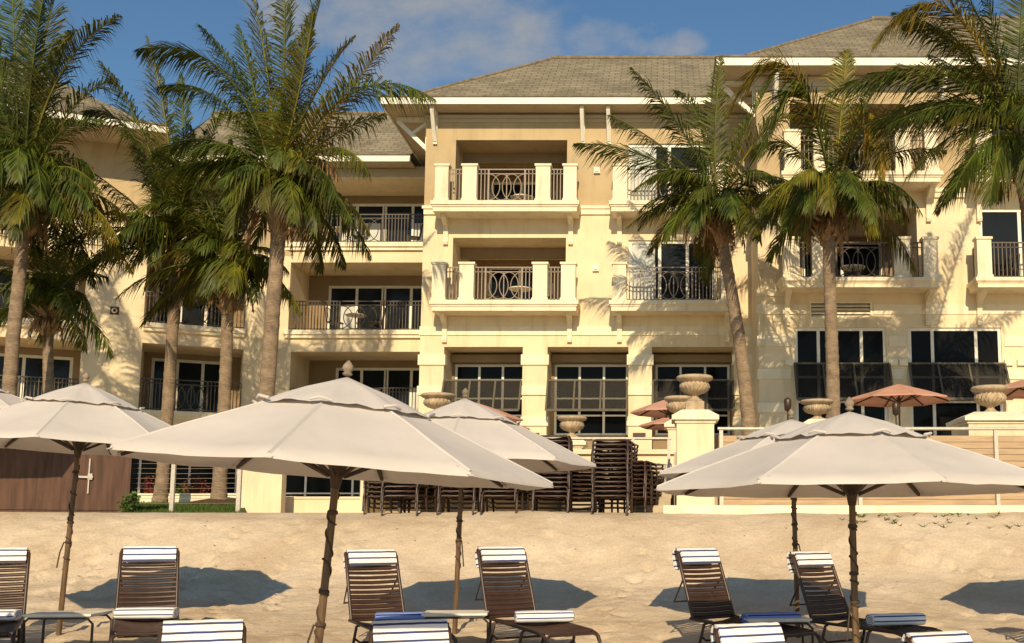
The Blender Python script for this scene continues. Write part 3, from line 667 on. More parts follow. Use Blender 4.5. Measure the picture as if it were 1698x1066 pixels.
rise_l = W(600, 189, 37.3 - oh + 4.4).z - (zLe + .25)
hip_roof(ML, hit(ML, 262, 262, -oh).x, hit(ML, 681, 262, -oh).x, -oh, 4.4, zLe, rise_l, 0, hipL=False)

# ---- angled left wing
wh = []
u0 = hit(MW, 240, 500).x; u1 = hit(MW, 408, 500).x
ua, ub = hit(MW, -160, 500).x, hit(MW, 136, 560).x
for k in (3, 2, 1):
    wh.append((u0, u1, ZL[k] + .0, ZL[k] + 2.3, 2.0)); wh.append((ua, ub, ZL[k] - .15, ZL[k] + 2.2, 2.0))
gl = (u0 - .6, u1, 2.15, 4.1, .15); gl2 = (ua, ub, 2.15, 4.1, .15)
zWe = 14.6; zWc = ZL[3] - .25
uL = hit(MW, -420, 500).x
lw = MB(MW); wall(lw, uL, 0, 1.4, zWc, [h for h in wh if h[2] < 10] + [gl, gl2]); hp('wing_wall', lw, CREAM)
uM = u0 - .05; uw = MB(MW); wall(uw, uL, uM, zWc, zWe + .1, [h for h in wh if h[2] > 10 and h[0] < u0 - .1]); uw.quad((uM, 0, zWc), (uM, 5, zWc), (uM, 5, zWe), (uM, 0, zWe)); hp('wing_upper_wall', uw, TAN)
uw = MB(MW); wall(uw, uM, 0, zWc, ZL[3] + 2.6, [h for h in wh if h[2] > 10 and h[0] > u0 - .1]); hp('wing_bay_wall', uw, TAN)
en = MB(MW); zc0 = zWc + .02
en.box(uL, u0 - .02, -.14, 0, zc0 + .28, zc0 + .48); en.box(uL, u0 - .06, -.09, 0, zc0 + .1, zc0 + .28); en.box(uL, u0 - .1, -.05, 0, zc0 - .28, zc0 + .1)
hp('entablature', en, CREAMB)
inn = MB(MW)
for h in wh: inn = MB(MW); backing(inn, h[0], h[1], h[2], h[3], 2.0, [(h[0] + .25, h[1] - .4, h[2] + .02, h[2] + 2.1)]); hp('recess_wall', inn, INNER_SHADE)
for h in wh:
    glazing(MW, 'sliding_door', h[0] + .25, h[1] - .4, h[2] + .02, h[2] + 2.1, 2.03, (.33, .66), (), .1, WHITE, GLASSB)
    sl = MB(MW); sl.box(h[0] + .0, h[1] + .03, -.16, 0, h[2] - .16, h[2]); sl.box(h[0] + .02, h[1], -.10, 0, h[2] - .28, h[2] - .16); hp('floor_edge', sl, CREAMB)
    ra = MB(MW); xa, xb = h[0] + .03, h[1] - .03; w = xb - xa; z0, z1 = h[2], h[2] + 1.1
    iron(ra, xa, xa + w * .34, z0, z1, -.02); iron(ra, xa + w * .34, xa + w * .66, z0, z1, -.02, 'arcs'); iron(ra, xa + w * .66, xb, z0, z1, -.02); hp('iron_railing', ra, IRON)
for q in (gl, gl2): glazing(MW, 'window', q[0], q[1], q[2], q[3], .05, (.2, .4, .6, .8), (), .07, STEEL, GLASS)
f_ = MB(MW); c = hit(MW, 190, 515); f_.box(c.x - .13, c.x + .13, -.03, .02, c.z - .13, c.z + .13); fo = hp('wall_plaque', f_, LFRAME)
f2 = MB(MW); f2.tube([(c.x + .07 * math.cos(t * .4), -.04, c.z + .07 * math.sin(t * .4)) for t in range(16)], .02, 6, closed=True); hp('plaque_ring', f2, CREAMB, fo)
hip_roof(MW, uL - 1, hit(MW, 283, 160, -1.9).x, -1.9, 5.0, zWe - .15, 3.3, 0, hipL=False, hipR=True)

# ------------------------------------------------------------------ terrace walls, rails, piers, urns
def pxbox(mb, px0, px1, py0, py1, Y, depth):
    a, b = W(px0, (py0 + py1) / 2, Y), W(px1, (py0 + py1) / 2, Y); z1, z0 = W(px0, py0, Y).z, W(px0, py1, Y).z
    mb.box(a.x, b.x, Y, Y + depth, z0, z1); return a.x, b.x, z0, z1
# retaining wall of the terrace behind the stacks, with a dark undercroft opening
rwo = thing('retaining_wall', 'cream terrace retaining wall with a dark undercroft, behind the stacked loungers', 'wall', (0, 0, 0))
def retain(Yw, pa, pb, qa, qb, dep):
    rw = MB(Matrix.Translation((0, Yw, 0))); xa, xb = W(pa, 800, Yw).x, W(pb, 800, Yw).x; o0, o1 = W(qa, 800, Yw).x, W(qb, 800, Yw).x
    wall(rw, xa, xb, 1.4, 2.95, [(o0, o1, 1.55, 2.70, dep)])
    rw.quad((o0, dep, 1.5), (o1, dep, 1.5), (o1, dep, 2.70), (o0, dep, 2.70)); rw.box(xa, xb, -.08, .0, 2.95, 3.05)
    rw.quad((xb, 0, 1.4), (xb, 1.7, 1.4), (xb, 1.7, 2.95), (xb, 0, 2.95)); rw.quad((xa, 1.7, 1.4), (xa, 0, 1.4), (xa, 0, 2.95), (xa, 1.7, 2.95))
    rw.build('wall_face', CREAM, rwo)
retain(21.3, 598, 930, 604, 924, 3.2); retain(22.9, 925, 1118, 940, 1046, 3.0)
tx = MB(); tx.box(W(598, 800, 21.3).x, W(930, 800, 21.3).x, 21.3, 22.99, 2.9, 2.99); tag(tx.build('terrace_landing', PAVER), kind='structure')
stp = MB()
for i in range(6): pxbox(stp, 1050, 1112, 838 - 14 * i, 852 - 14 * i, 20.4 + .36 * i, 2.4 - .36 * i)
tag(stp.build('terrace_steps', PAVER), 'pale stone steps up to the terrace left of the cream urn pier', 'steps')

def pier(name, label, px0, px1, py_cap, py_neck, py_base, Y, grp='cream piers carrying stone urns'):
    cx = (W(px0, py_neck, Y).x + W(px1, py_neck, Y).x) / 2; hw = (W(px1, py_neck, Y).x - W(px0, py_neck, Y).x) / 2
    z1, zn = W(px0, py_cap, Y).z, W(px0, py_neck, Y).z; zb = 1.45
    t = thing(name, label, 'pier', (cx, Y + hw, zb), (0, 0, 0), grp)
    m = MB(); m.box(-hw, hw, -hw, hw, 0, zn - zb); m.build('shaft', CREAM, t)
    h = z1 - zn; c = MB(); c.box(-hw - .03, hw + .03, -hw - .03, hw + .03, zn - zb, zn - zb + h * .22); c.box(-hw - .09, hw + .09, -hw - .09, hw + .09, zn - zb + h * .22, zn - zb + h * .55)
    c.frust(0, 0, zn - zb + h * .55, z1 - zb, hw + .08, hw + .08, hw * .72, hw * .72); c.build('cap', CREAMB, t)
    return cx, Y + hw, z1
def urn(label, c, w, h, plinth=0.0):
    t = thing('stone_urn', label, 'urn', c, (0, 0, 0), 'fluted stone urns on the terrace piers'); r = w / 2
    b = MB(); pl = plinth
    prof = [(r * .42, 0), (r * .42, h * .08), (r * .30, h * .12), (r * .20, h * .20), (r * .22, h * .27), (r * .34, h * .30), (r * .62, h * .37), (r * .80, h * .47), (r * .86, h * .56), (r * .84, h * .66), (r * .76, h * .74)]
    b.lathe([(q, z + pl) for q, z in prof], 160, (0, 0, 0), 20, .20, 4.0, (6, 10)); b.build('bowl', STONE, t)
    k = MB(); k.lathe([(r * .74, h * .74 + pl), (r * .78, h * .80 + pl), (r * .93, h * .84 + pl), (r, h * .90 + pl), (r * .99, h * .96 + pl), (r * .92, h + pl), (r * .82, h * .97 + pl), (r * .74, h * .85 + pl)], 40); k.build('rim', STONE, t)
    p = MB(); p.box(-r * .5, r * .5, -r * .5, r * .5, -.002, pl + .002) if pl else p.box(-r * .46, r * .46, -r * .46, r * .46, -.03, .02); p.build('plinth', STONE, t)
c = pier('urn_pier', 'broad cream pier with sloping cap at the left end of the tan plank fence', 1122, 1184, 678, 701, 850, 19.6)
urn('large fluted stone urn on the broad cream pier at the end of the plank fence', c, .70, .50, .17)
c = pier('urn_pier', 'cream pier under a stone urn, behind the white umbrella left of the stacks', 701, 741, 686, 704, 850, 20.6)
urn('fluted stone urn left of the arcade, rising behind the big white umbrella', c, .69, .42)
c = pier('urn_pier', 'slim cream pier behind the stacked loungers and steel railing', 928, 965, 724, 742, 850, 23.2)
urn('small fluted stone urn above the steel railing, in front of the middle arcade window', c, .66, .47)
c = pier('urn_pier', 'narrow cream pier half hidden behind the broad urn pier', 1108, 1145, 694, 712, 850, 23.6)
urn('stone urn half hidden behind the large urn on the broad pier', c, .70, .52)
c = pier('urn_pier', 'cream pier behind the plank fence and the peak of the right white umbrella', 1336, 1382, 694, 712, 850, 22.0)
urn('fluted stone urn beside the palm trunk, just above the right white umbrella', c, .72, .42)
c = pier('urn_pier', 'wide pale stone pier behind the plank fence at the right edge', 1606, 1710, 681, 702, 850, 20.6)
urn('fluted stone urn on the wide pale pier at the right edge', (c[0] + .02, c[1], c[2]), .76, .56)

# tan plank fence with steel top rail
Yf = 20.0
x0, x1 = W(1192, 780, Yf).x, 13.0; z1, z0 = W(1300, 722, Yf).z, W(1300, 838, Yf).z
fe = thing('plank_fence', 'tan horizontal plank fence with steel top rail along the terrace edge', 'fence', (x0, Yf, z0))
m = MB(); n = 11
for i in range(n):
    a, b = (z1 - z0) * i / n, (z1 - z0) * (i + .93) / n; m.box(0, x1 - x0, .0 + .004 * (i % 2), .03, a, b)
m.box(0, x1 - x0, .035, .05, 0, z1 - z0); m.build('plank_panel', PLANK, fe)
zr = W(1300, 711, Yf).z - z0
m = MB(); m.tube([(-.02, -.04, zr), (x1 - x0, -.04, zr)], .032, 8); m.build('top_rail', STEEL, fe)
for px in (1196, 1425, 1652, 1880, 2100):
    m = MB(); x = W(px, 780, Yf).x - x0; m.box(x - .035, x + .035, -.07, -.004, 0, zr - .03); m.build('post', STEEL, fe)
kb = MB(); a = W(1100, 844, 19.2).x; kb.box(a, 13, 19.1, 19.95, 1.4, W(1300, 838, 19.2).z); kb.box(a, 13, 19.06, 19.1, 1.4, W(1300, 841, 19.2).z)
tag(kb.build('kerb_wall', CREAMB), 'low cream kerb wall along the sand below the plank fence', 'kerb')
# steel railing with gate left of the pier
Yr_ = 21.6
x0, x1 = W(868, 740, Yr_).x, W(1113, 740, Yr_).x; z1 = W(1000, 727, Yr_).z; zb = W(1000, 800, Yr_).z
ra = thing('steel_railing', 'thin grey steel railing with balusters above the stacked loungers', 'railing', (x0, Yr_, zb))
m = MB(); m.tube([(0, 0, z1 - zb), (x1 - x0, 0, z1 - zb)], .03, 8); m.build('top_rail', STEEL, ra)
m = MB(); m.tube([(0, 0, .12), (x1 - x0, 0, .12)], .014, 6); m.tube([(W(1050, 778, Yr_).x - x0, 0, (z1 - zb) * .42), (x1 - x0, 0, (z1 - zb) * .42)], .02, 6)
xg = W(1050, 778, Yr_).x - x0
for i in range(9): x = xg + (x1 - x0 - xg) * i / 8; m.box(x - .011, x + .011, -.011, .011, .0, (z1 - zb) * .42)
m.build('balusters', STEEL, ra)
for px in (872, 985, 1050, 1109):
    m = MB(); x = W(px, 770, Yr_).x - x0; m.box(x - .03, x + .03, -.03, .03, -.9, z1 - zb - .02); m.build('post', STEEL, ra)
# cable fence and garden on the left
cf = thing('cable_fence', 'slim steel post and cable fence before the garden bed on the left', 'fence', (0, 21.3, 1.6))
for px in (287, 397):
    m = MB(); c = W(px, 800, 21.3); tz = W(px, 750, 21.3).z - 1.6; m.box(c.x - .04, c.x + .04, -.03, .03, -.1, tz); m.build('post', STEEL, cf)
m = MB(); a, b = W(206, 800, 21.4).x, W(397, 800, 21.4).x
for i in range(10): z = .25 + .1 * i; m.tube([(a, .0, z), ((a + b) / 2, .0, z - .008), (b, .0, z)], .004, 5)
m.build('steel_cable', IRONL, cf)
gp = MB(); Yg = 25.0; a, b, _, _ = pxbox(gp, 398, 467, 752, 862, Yg, .3); 
gp.box(a - .03, b + .03, Yg - .03, Yg + .33, W(430, 752, Yg).z, W(430, 746, Yg).z)
tag(gp.build('garden_pier', CREAM), 'plain cream garden pier between the cable fence and the low window', 'pier')
gwl = MB(); a, b, z0, z1 = pxbox(gwl, 468, 598, 827, 864, 26.0, .22); gwl.box(a - .01, b + .02, 25.97, 26.25, z1, z1 + .05)
tag(gwl.build('garden_wall', CREAM), 'low sunlit cream wall below the low window, left of the stacked loungers', 'wall')
lw2 = MB(); a, b, z0, z1 = pxbox(lw2, 228, 396, 821, 846, 30.6, .25); lw2.box(a, b, 30.57, 30.88, z1, z1 + .05)
tag(lw2.build('planter_wall', CREAMB), 'low pale planter wall behind two palm trunks on the left', 'wall')
mu = MB(); a = W(300, 835, 28).x; b = W(396, 835, 28).x
for i in range(9):
    for j in range(9):
        x = a + (b - a) * i / 8; y = 27.2 + 3.2 * j / 8; e = math.sin(math.pi * i / 8) * math.sin(math.pi * j / 8)
        mu.v.append((x, y, 1.58 + .05 * (y - 20) + .02 + .16 * e + .03 * noise.noise((x * 3, y * 3, 2)))); mu.col.append((1, 1, 1, 1))
for j in range(8):
    for i in range(8): mu.f.append([j * 9 + i, j * 9 + i + 1, (j + 1) * 9 + i + 1, (j + 1) * 9 + i]); mu.m.append(0); mu.smooth.append(True); mu.uv.append(None)
tag(mu.build('mulch_bed', MULCH), kind='structure')
gr = MB(); rr = random.Random(5)
for i in range(5200):
    Y = 20.1 + 9 * rr.random() ** 1.5; px = rr.uniform(206, 396); X = (px - CX) / F * Y * _c; e = min(1, (Y - 20) / 1.2); z = 1.58 + .05 * (Y - 20) * e
    h = rr.uniform(.05, .11); a = rr.uniform(0, 6.28); w = .012
    gr.add([(X - w * math.cos(a), Y - w * math.sin(a), z), (X + w * math.cos(a), Y + w * math.sin(a), z), (X + rr.uniform(-.04, .04), Y + rr.uniform(-.04, .04), z + h)], [(0, 1, 2)])
tag(gr.build('lawn_grass', GRASS), kind='stuff')
wdv = MB()
for i in range(46):
    px, py = rr.uniform(1395, 1690), rr.uniform(852, 861); Y = rr.uniform(17.9, 18.7); X = (px - CX) / F * Y; z = sand_z(X, Y)
    for k in range(rr.randint(4, 9)):
        a = rr.uniform(0, 6.28); L = rr.uniform(.04, .15); wdv.add([(X + .01, Y, z), (X - .01, Y, z), (X + L * math.cos(a), Y + L * math.sin(a), z + L * rr.uniform(.2, .7))], [(0, 1, 2)])
tag(wdv.build('beach_weeds', GRASS), kind='stuff')
# brown shed
sh = thing('storage_shed', 'dark reddish brown wooden storage shed at the left edge of the sand', 'shed', (W(210, 790, 21).x, 21, 1.6), (0, 0, R_(28)))
m = MB(); xb = 0; xa = -3.2; zt = W(150, 737, 21).z - 1.6
m.box(xa, xb, 0, 2.2, .05, zt); 
for i in range(16): x = xa + (xb - xa) * i / 16; m.box(x - .005, x + .27, -.016 - .004 * (i % 2), 0, .1, zt - .03)
m.build('board_wall', SHED, sh)
m = MB(); m.box(xa - .1, xb + .1, -.14, 2.3, zt, zt + .09); m.build('lid_roof', SHED, sh)
m = MB(); m.box(xa - .3, xb + .02, -.22, -.03, -.1, .05); m.box(xa - .3, xb, -.26, -.22, -.12, .0); m.build('base_plank', PLANK, sh)
m = MB(); px = -.66; m.box(px - .012, px + .012, -.05, -.02, .42, 1.1); m.box(px - .18, px + .07, -.07, -.05, .72, .76); m.box(px - .02, px + .06, -.06, -.045, .69, .81); m.build('door_latch', STEEL, sh)
# shrubs
def bush(name, label, c, r, h, n, mt, cat, seed, stalky=False):
    q = random.Random(seed); t = thing(name, label, cat, c); m = MB(); s = MB()
    for k in range(9):
        a = q.uniform(0, 6.28); e = Vector((math.cos(a) * r * .7, math.sin(a) * r * .7, h * q.uniform(.6, 1))); s.tube([(0, 0, -.05), e * .5 + Vector((0, 0, h * .1)), e], [.014, .01, .004], 5)
        for j in range(n):
            f = q.uniform(.25, 1.05); p = e * f + Vector((q.gauss(0, r * .2), q.gauss(0, r * .2), q.gauss(0, h * .09))); p.z = max(p.z, .02)
            L = q.uniform(.05, .11); d = Vector((q.gauss(0, 1), q.gauss(0, 1), q.gauss(.3, .7))).normalized(); u = d.orthogonal().normalized() * L * .3; v = q.uniform(.6, 1.35); m.c = (v * q.uniform(.85, 1.2), v, v, 1)
            m.add([p, p + d * L * .5 + u, p + d * L, p + d * L * .5 - u], [(0, 1, 2, 3)])
    m.c = None; m.build('foliage', mt, t); s.build('stem', BARK, t)
c = W(216, 848, 20.6); bush('leafy_shrub', 'small bright green leafy shrub at the right end of the brown shed', (c.x, 20.5, 1.6), .18, .40, 40, LEAFG, 'shrub', 1)
c = W(257, 815, 31.4); bush('red_shrub', 'red leaved shrub behind the planter wall, left of the leaning palm trunk', (c.x, 31.3, 2.1), .35, .75, 46, LEAFR, 'shrub', 2)
c = W(325, 812, 31.4); bush('red_shrub', 'red leaved shrub behind the planter wall between two palm trunks', (c.x, 31.3, 2.1), .38, .8, 46, LEAFR, 'shrub', 3)
c = W(292, 812, 31.2); bush('leafy_shrub', 'low green shrub between the two red leaved shrubs', (c.x, 31.5, 2.1), .32, .5, 40, LEAFG, 'shrub', 4)

# ------------------------------------------------------------------ umbrellas
def umbrella(name, label, loc, tilt, rot, R, h_rim, h_apex, group, seed, canvas=CANVAS, rope=True, finial=True, vent=True, pole_r=.029, ns=8, cut=1.0):
    q = random.Random(seed); t = thing(name, label, 'umbrella', loc, (tilt[0], tilt[1], 0), group)
    K = 8; J = 8
    def pt(a, f, dz=0, sag=1.0):       # a in ribs (float), f 0..1
        k = math.floor(a + 1e-9); fr = a - k
        A, B = rot + 2 * math.pi * k / ns, rot + 2 * math.pi * (k + 1) / ns
        prof = h_apex + (h_rim - h_apex) * (f * .93 + .07 * f * f) + dz
        x = (math.cos(A) * (1 - fr) + math.cos(B) * fr) * R * f; y = (math.sin(A) * (1 - fr) + math.sin(B) * fr) * R * f
        s_ = math.sin(math.pi * fr) ** .8
        z = prof - sag * .055 * s_ * f * (1 - .55 * f) * (h_apex - h_rim) / .75 + .012 * noise.noise((x * 2.5 + seed, y * 2.5, 3.3)) * f + .006 * noise.noise((fr * 9, f * 2.5 + seed, k * 3.1)) * f
        z += .045 * s_ * max(0, f - .8) * sag
        return Vector((x, y, z))
    m = MB(); nA = ns * J
    f0 = .22 if vent else 0.0
    for k in range(ns):
        P = []
        for i in range(K + 1):
            for j in range(J + 1): P.append(pt(k + min(j / J, .99999), f0 + (1 - f0) * i / K))
        for j in range(J + 1):
            p = P[K * (J + 1) + j]; P.append(p + Vector((p.x * .006, p.y * .006, -.03)))
        m.add(P, [(i * (J + 1) + j, (i + 1) * (J + 1) + j, (i + 1) * (J + 1) + j + 1, i * (J + 1) + j + 1) for i in range(K + 1) for j in range(J)], True)
    # split the shading at the ribs: raised seam strips
    for k in range(ns):
        for i in range(K):
            fa, fb = f0 + (1 - f0) * i / K, f0 + (1 - f0) * (i + 1) / K; w = .014
            a, b = pt(k, fa), pt(k, fb); sd_ = Vector((-math.sin(rot + 2 * math.pi * k / ns), math.cos(rot + 2 * math.pi * k / ns), 0)) * w; up = Vector((0, 0, .005))
            m.quad(a - sd_ + up - Vector((0, 0, .008)), b - sd_ + up - Vector((0, 0, .008)), b + up * 1.6, a + up * 1.6); m.quad(a + up * 1.6, b + up * 1.6, b + sd_ + up - Vector((0, 0, .008)), a + sd_ + up - Vector((0, 0, .008)))
        e = pt(k, 1.0); d = Vector((math.cos(rot + 2 * math.pi * k / ns), math.sin(rot + 2 * math.pi * k / ns), 0)); sv = Vector((-d.y, d.x, 0))
        m.add([e - d * .1 - sv * .045 + Vector((0, 0, .035)), e - d * .1 + sv * .045 + Vector((0, 0, .035)), e + d * .022 + sv * .022 + Vector((0, 0, -.03)), e + d * .022 - sv * .022 + Vector((0, 0, -.03))], [(0, 1, 2, 3)])
    cn = m.build('canopy', canvas, t)
    if seed == 13:
        for a0 in (4.72, 4.95):
            cd = MB(); cd.tube([pt(a0 + .035 * math.sin(i * 1.1), .58 + .37 * i / 14) + Vector((0, 0, .006)) for i in range(15)], .007, 5); cd.build('cord', ROPE, cn)
    if vent:
        v = MB(); P = [Vector((0, 0, h_apex + .03))]; fv = .40
        for i in range(1, 5):
            f = fv * i / 4
            for j in range(nA):
                p = pt(j / J, f, .016 + .022 * math.sin(math.pi * min(1, i / 4.0)) + .02 * noise.noise((j * .45, i, seed)) * f / fv, .5); fr = (j / J) % 1
                if i == 4: p.z += .016 * math.sin(math.pi * fr) ** 2 + .014 * noise.noise((j * .9, seed, 1)); p.x *= 1 + .03 * noise.noise((j * .7, seed, 8)); p.y *= 1 + .03 * noise.noise((j * .7, seed, 8)); 
                P.append(p)
        fs = [(0, 1 + j, 1 + (j + 1) % nA) for j in range(nA)] + [(1 + i * nA + j, 1 + (i + 1) * nA + j, 1 + (i + 1) * nA + (j + 1) % nA, 1 + i * nA + (j + 1) % nA) for i in range(3) for j in range(nA)]
        v.add(P, fs, True)
        for k in range(ns):           # small knotted tie tabs where the vent is sewn to each rib
            e = pt(k, fv, .03); d = Vector((math.cos(rot + 2 * math.pi * k / ns), math.sin(rot + 2 * math.pi * k / ns), 0)); sv = Vector((-d.y, d.x, 0))
            v.tube([e - sv * .07 + Vector((0, 0, .0)), e + d * .03 + Vector((0, 0, .015)), e + sv * .07 - d * .01], .012, 5)
        v.build('vent_cap', canvas, cn)
    for k in range(ns):
        r = MB(); A = rot + 2 * math.pi * k / ns; d = Vector((math.cos(A), math.sin(A), 0)); up = Vector((0, 0, -.022))
        r.bar(pt(k, .03) + up, pt(k, .985) + up, .022, .032); ro = r.build('rib', DWOOD, t)
        s2 = MB(); s2.bar(d * .06 + Vector((0, 0, h_rim - .06)), pt(k, .52) + up * 1.5, .018, .026); s2.build('strut', DWOOD, ro)
    p = MB(); p.tube([(0, 0, -.3), (0, 0, 1.0), (0, 0, h_apex + .02)], [pole_r * 1.04, pole_r, pole_r * .9], 12); po = p.build('pole', POLEW, t)
    hb = MB(); hb.lathe([(pole_r * 1.1, h_rim - .15), (pole_r * 1.35, h_rim - .11), (pole_r * 1.7, h_rim - .04), (pole_r * 2.5, h_rim + .03), (pole_r * 2.6, h_rim + .05), (pole_r * 1.3, h_rim + .06)], 12); hb.build('hub', DWOOD, t)
    if rope:
        b = MB(); z0_, z1_ = .75, h_rim - .22; n = 110; turns = q.uniform(6, 8); pth = []
        for i in range(n + 1):
            f = i / n; a = 2 * math.pi * turns * f + q.uniform(-.05, .05); rr_ = pole_r + .004 + .004 * noise.noise((f * 9, seed, 0)); pth.append((rr_ * math.cos(a), rr_ * math.sin(a), z1_ + (z0_ - z1_) * (f + .03 * math.sin(f * 31 + seed))))
        b.tube(pth, .0065, 5)
        for zk in (z0_ + .32, z0_ + .55, z1_ - .1): b.lathe([(pole_r + .003, zk - .016), (pole_r + .011, zk - .008), (pole_r + .010, zk + .008), (pole_r + .003, zk + .016)], 8)
        sg = q.choice((-1, 1)); b.tube([(sg * (pole_r + .01), -.02, z0_ + .32), (sg * (pole_r + .03), -.05, z0_ + .2), (sg * (pole_r + .05), -.045, z0_ + .02)], .008, 5)
        b.build('rope', ROPE, po)
    if finial:
        f = MB(); z = h_apex + .035; f.lathe([(a_ * .8, z + b_ * .68) for a_, b_ in ((.02, 0), (.042, .012), (.046, .028), (.030, .04), (.040, .055), (.052, .085), (.045, .115), (.026, .145), (.006, .172))], 14); f.build('finial', FINIAL, t)
    return t
GU = 'white beach umbrellas'
def place_umb(label, px_apex, py_apex, Y, rot_deg, tilt, R, seed, h_rim=2.0, base=None):
    a = W(px_apex, py_apex, Y); zb = sand_z(a.x, Y); H = a.z - zb
    lx = a.x - H * math.sin(R_(tilt)); 
    return umbrella('beach_umbrella', label, (lx, Y, zb), (0, R_(tilt)), R_(rot_deg), R, H * h_rim, H, GU, seed)
place_umb('biggest white beach umbrella, tilted, with a wrinkled vent flap, left of centre', 575, 630, 7.6, 3, 4.0, 1.55, 11, .775)
place_umb('wide white beach umbrella at right showing its grey underside and hub', 1409, 688, 8.7, 12, -.3, 1.635, 12, .77)
place_umb('white beach umbrella at left, in front of the brown shed', 141, 638, 12.5, 15, 2.2, 1.60, 13, .755)
place_umb('white beach umbrella half hidden behind the biggest one, before the stacked loungers', 771, 664, 12.5, 5, 1.2, 1.58, 14, .735)
place_umb('white beach umbrella mostly hidden behind the wide right one', 1312, 699, 12.5, 14, -1, 1.62, 15, .765)
place_umb('white beach umbrella cut by the left edge, nearest the brown shed', -42, 632, 19.4, 10, 0, 1.5, 16, .76)
place_umb('white beach umbrella cut by the right edge, only its tip in view', 1895, 690, 12.5, -8, 0, 1.56, 17, .73)
place_umb('white beach umbrella outside the left edge that shades the nearest sand', -400, 640, 7.9, 20, 0, 1.57, 18, .74)
GT = 'terracotta terrace umbrellas'
def place_tu(label, px, py, Y, R, seed, h=.42):
    a = W(px, py, Y); zb = 3.0 if Y > 23 else 2.4
    return umbrella('terrace_umbrella', label, (a.x, Y, zb), (0, 0), R_(rr.uniform(0, 40)), R, a.z - zb - h, a.z - zb, GT, seed, PINK, False, False, False, .028, 8)
place_tu('terracotta terrace umbrella before the right restaurant windows', 1490, 637, 27.5, 1.36, 21)
place_tu('terracotta terrace umbrella cut by the right edge behind the urn', 1722, 622, 27.0, 1.4, 22)
place_tu('pinkish terrace umbrella peeking over the half hidden white umbrella', 790, 668, 27.0, 1.2, 23)
place_tu('small terrace umbrella just below the pinkish one, left of the arcade pier', 822, 693, 28.5, .95, 24, .3)
place_tu('upper terracotta umbrella half hidden behind the large urn', 1112, 660, 26.0, 1.0, 25, .36)
place_tu('lower terracotta umbrella directly behind the broad urn pier', 1118, 688, 28.2, .95, 26, .3)
# garden torches on the terrace
def torch(label, px, py0, Y):
    a = W(px, py0, Y); zb = 2.4 if Y < 23 else 3.0; t = thing('garden_torch', label, 'torch', (a.x, Y, zb), (0, 0, 0), 'dark garden torches on the terrace'); H = a.z - zb
    m = MB(); m.tube([(0, 0, 0), (0, 0, H - .3)], .016, 8); m.build('pole', BLACKM, t)
    m = MB(); m.lathe([(.03, H - .3), (.07, H - .27), (.085, H - .06), (.06, H - .02), (.02, H)], 10); m.build('torch_head', LFRAME, t)
torch('dark garden torch left of the right palm trunk', 1306, 659, 22.5); torch('dark garden torch under the terracotta umbrella', 1485, 666, 22.5)

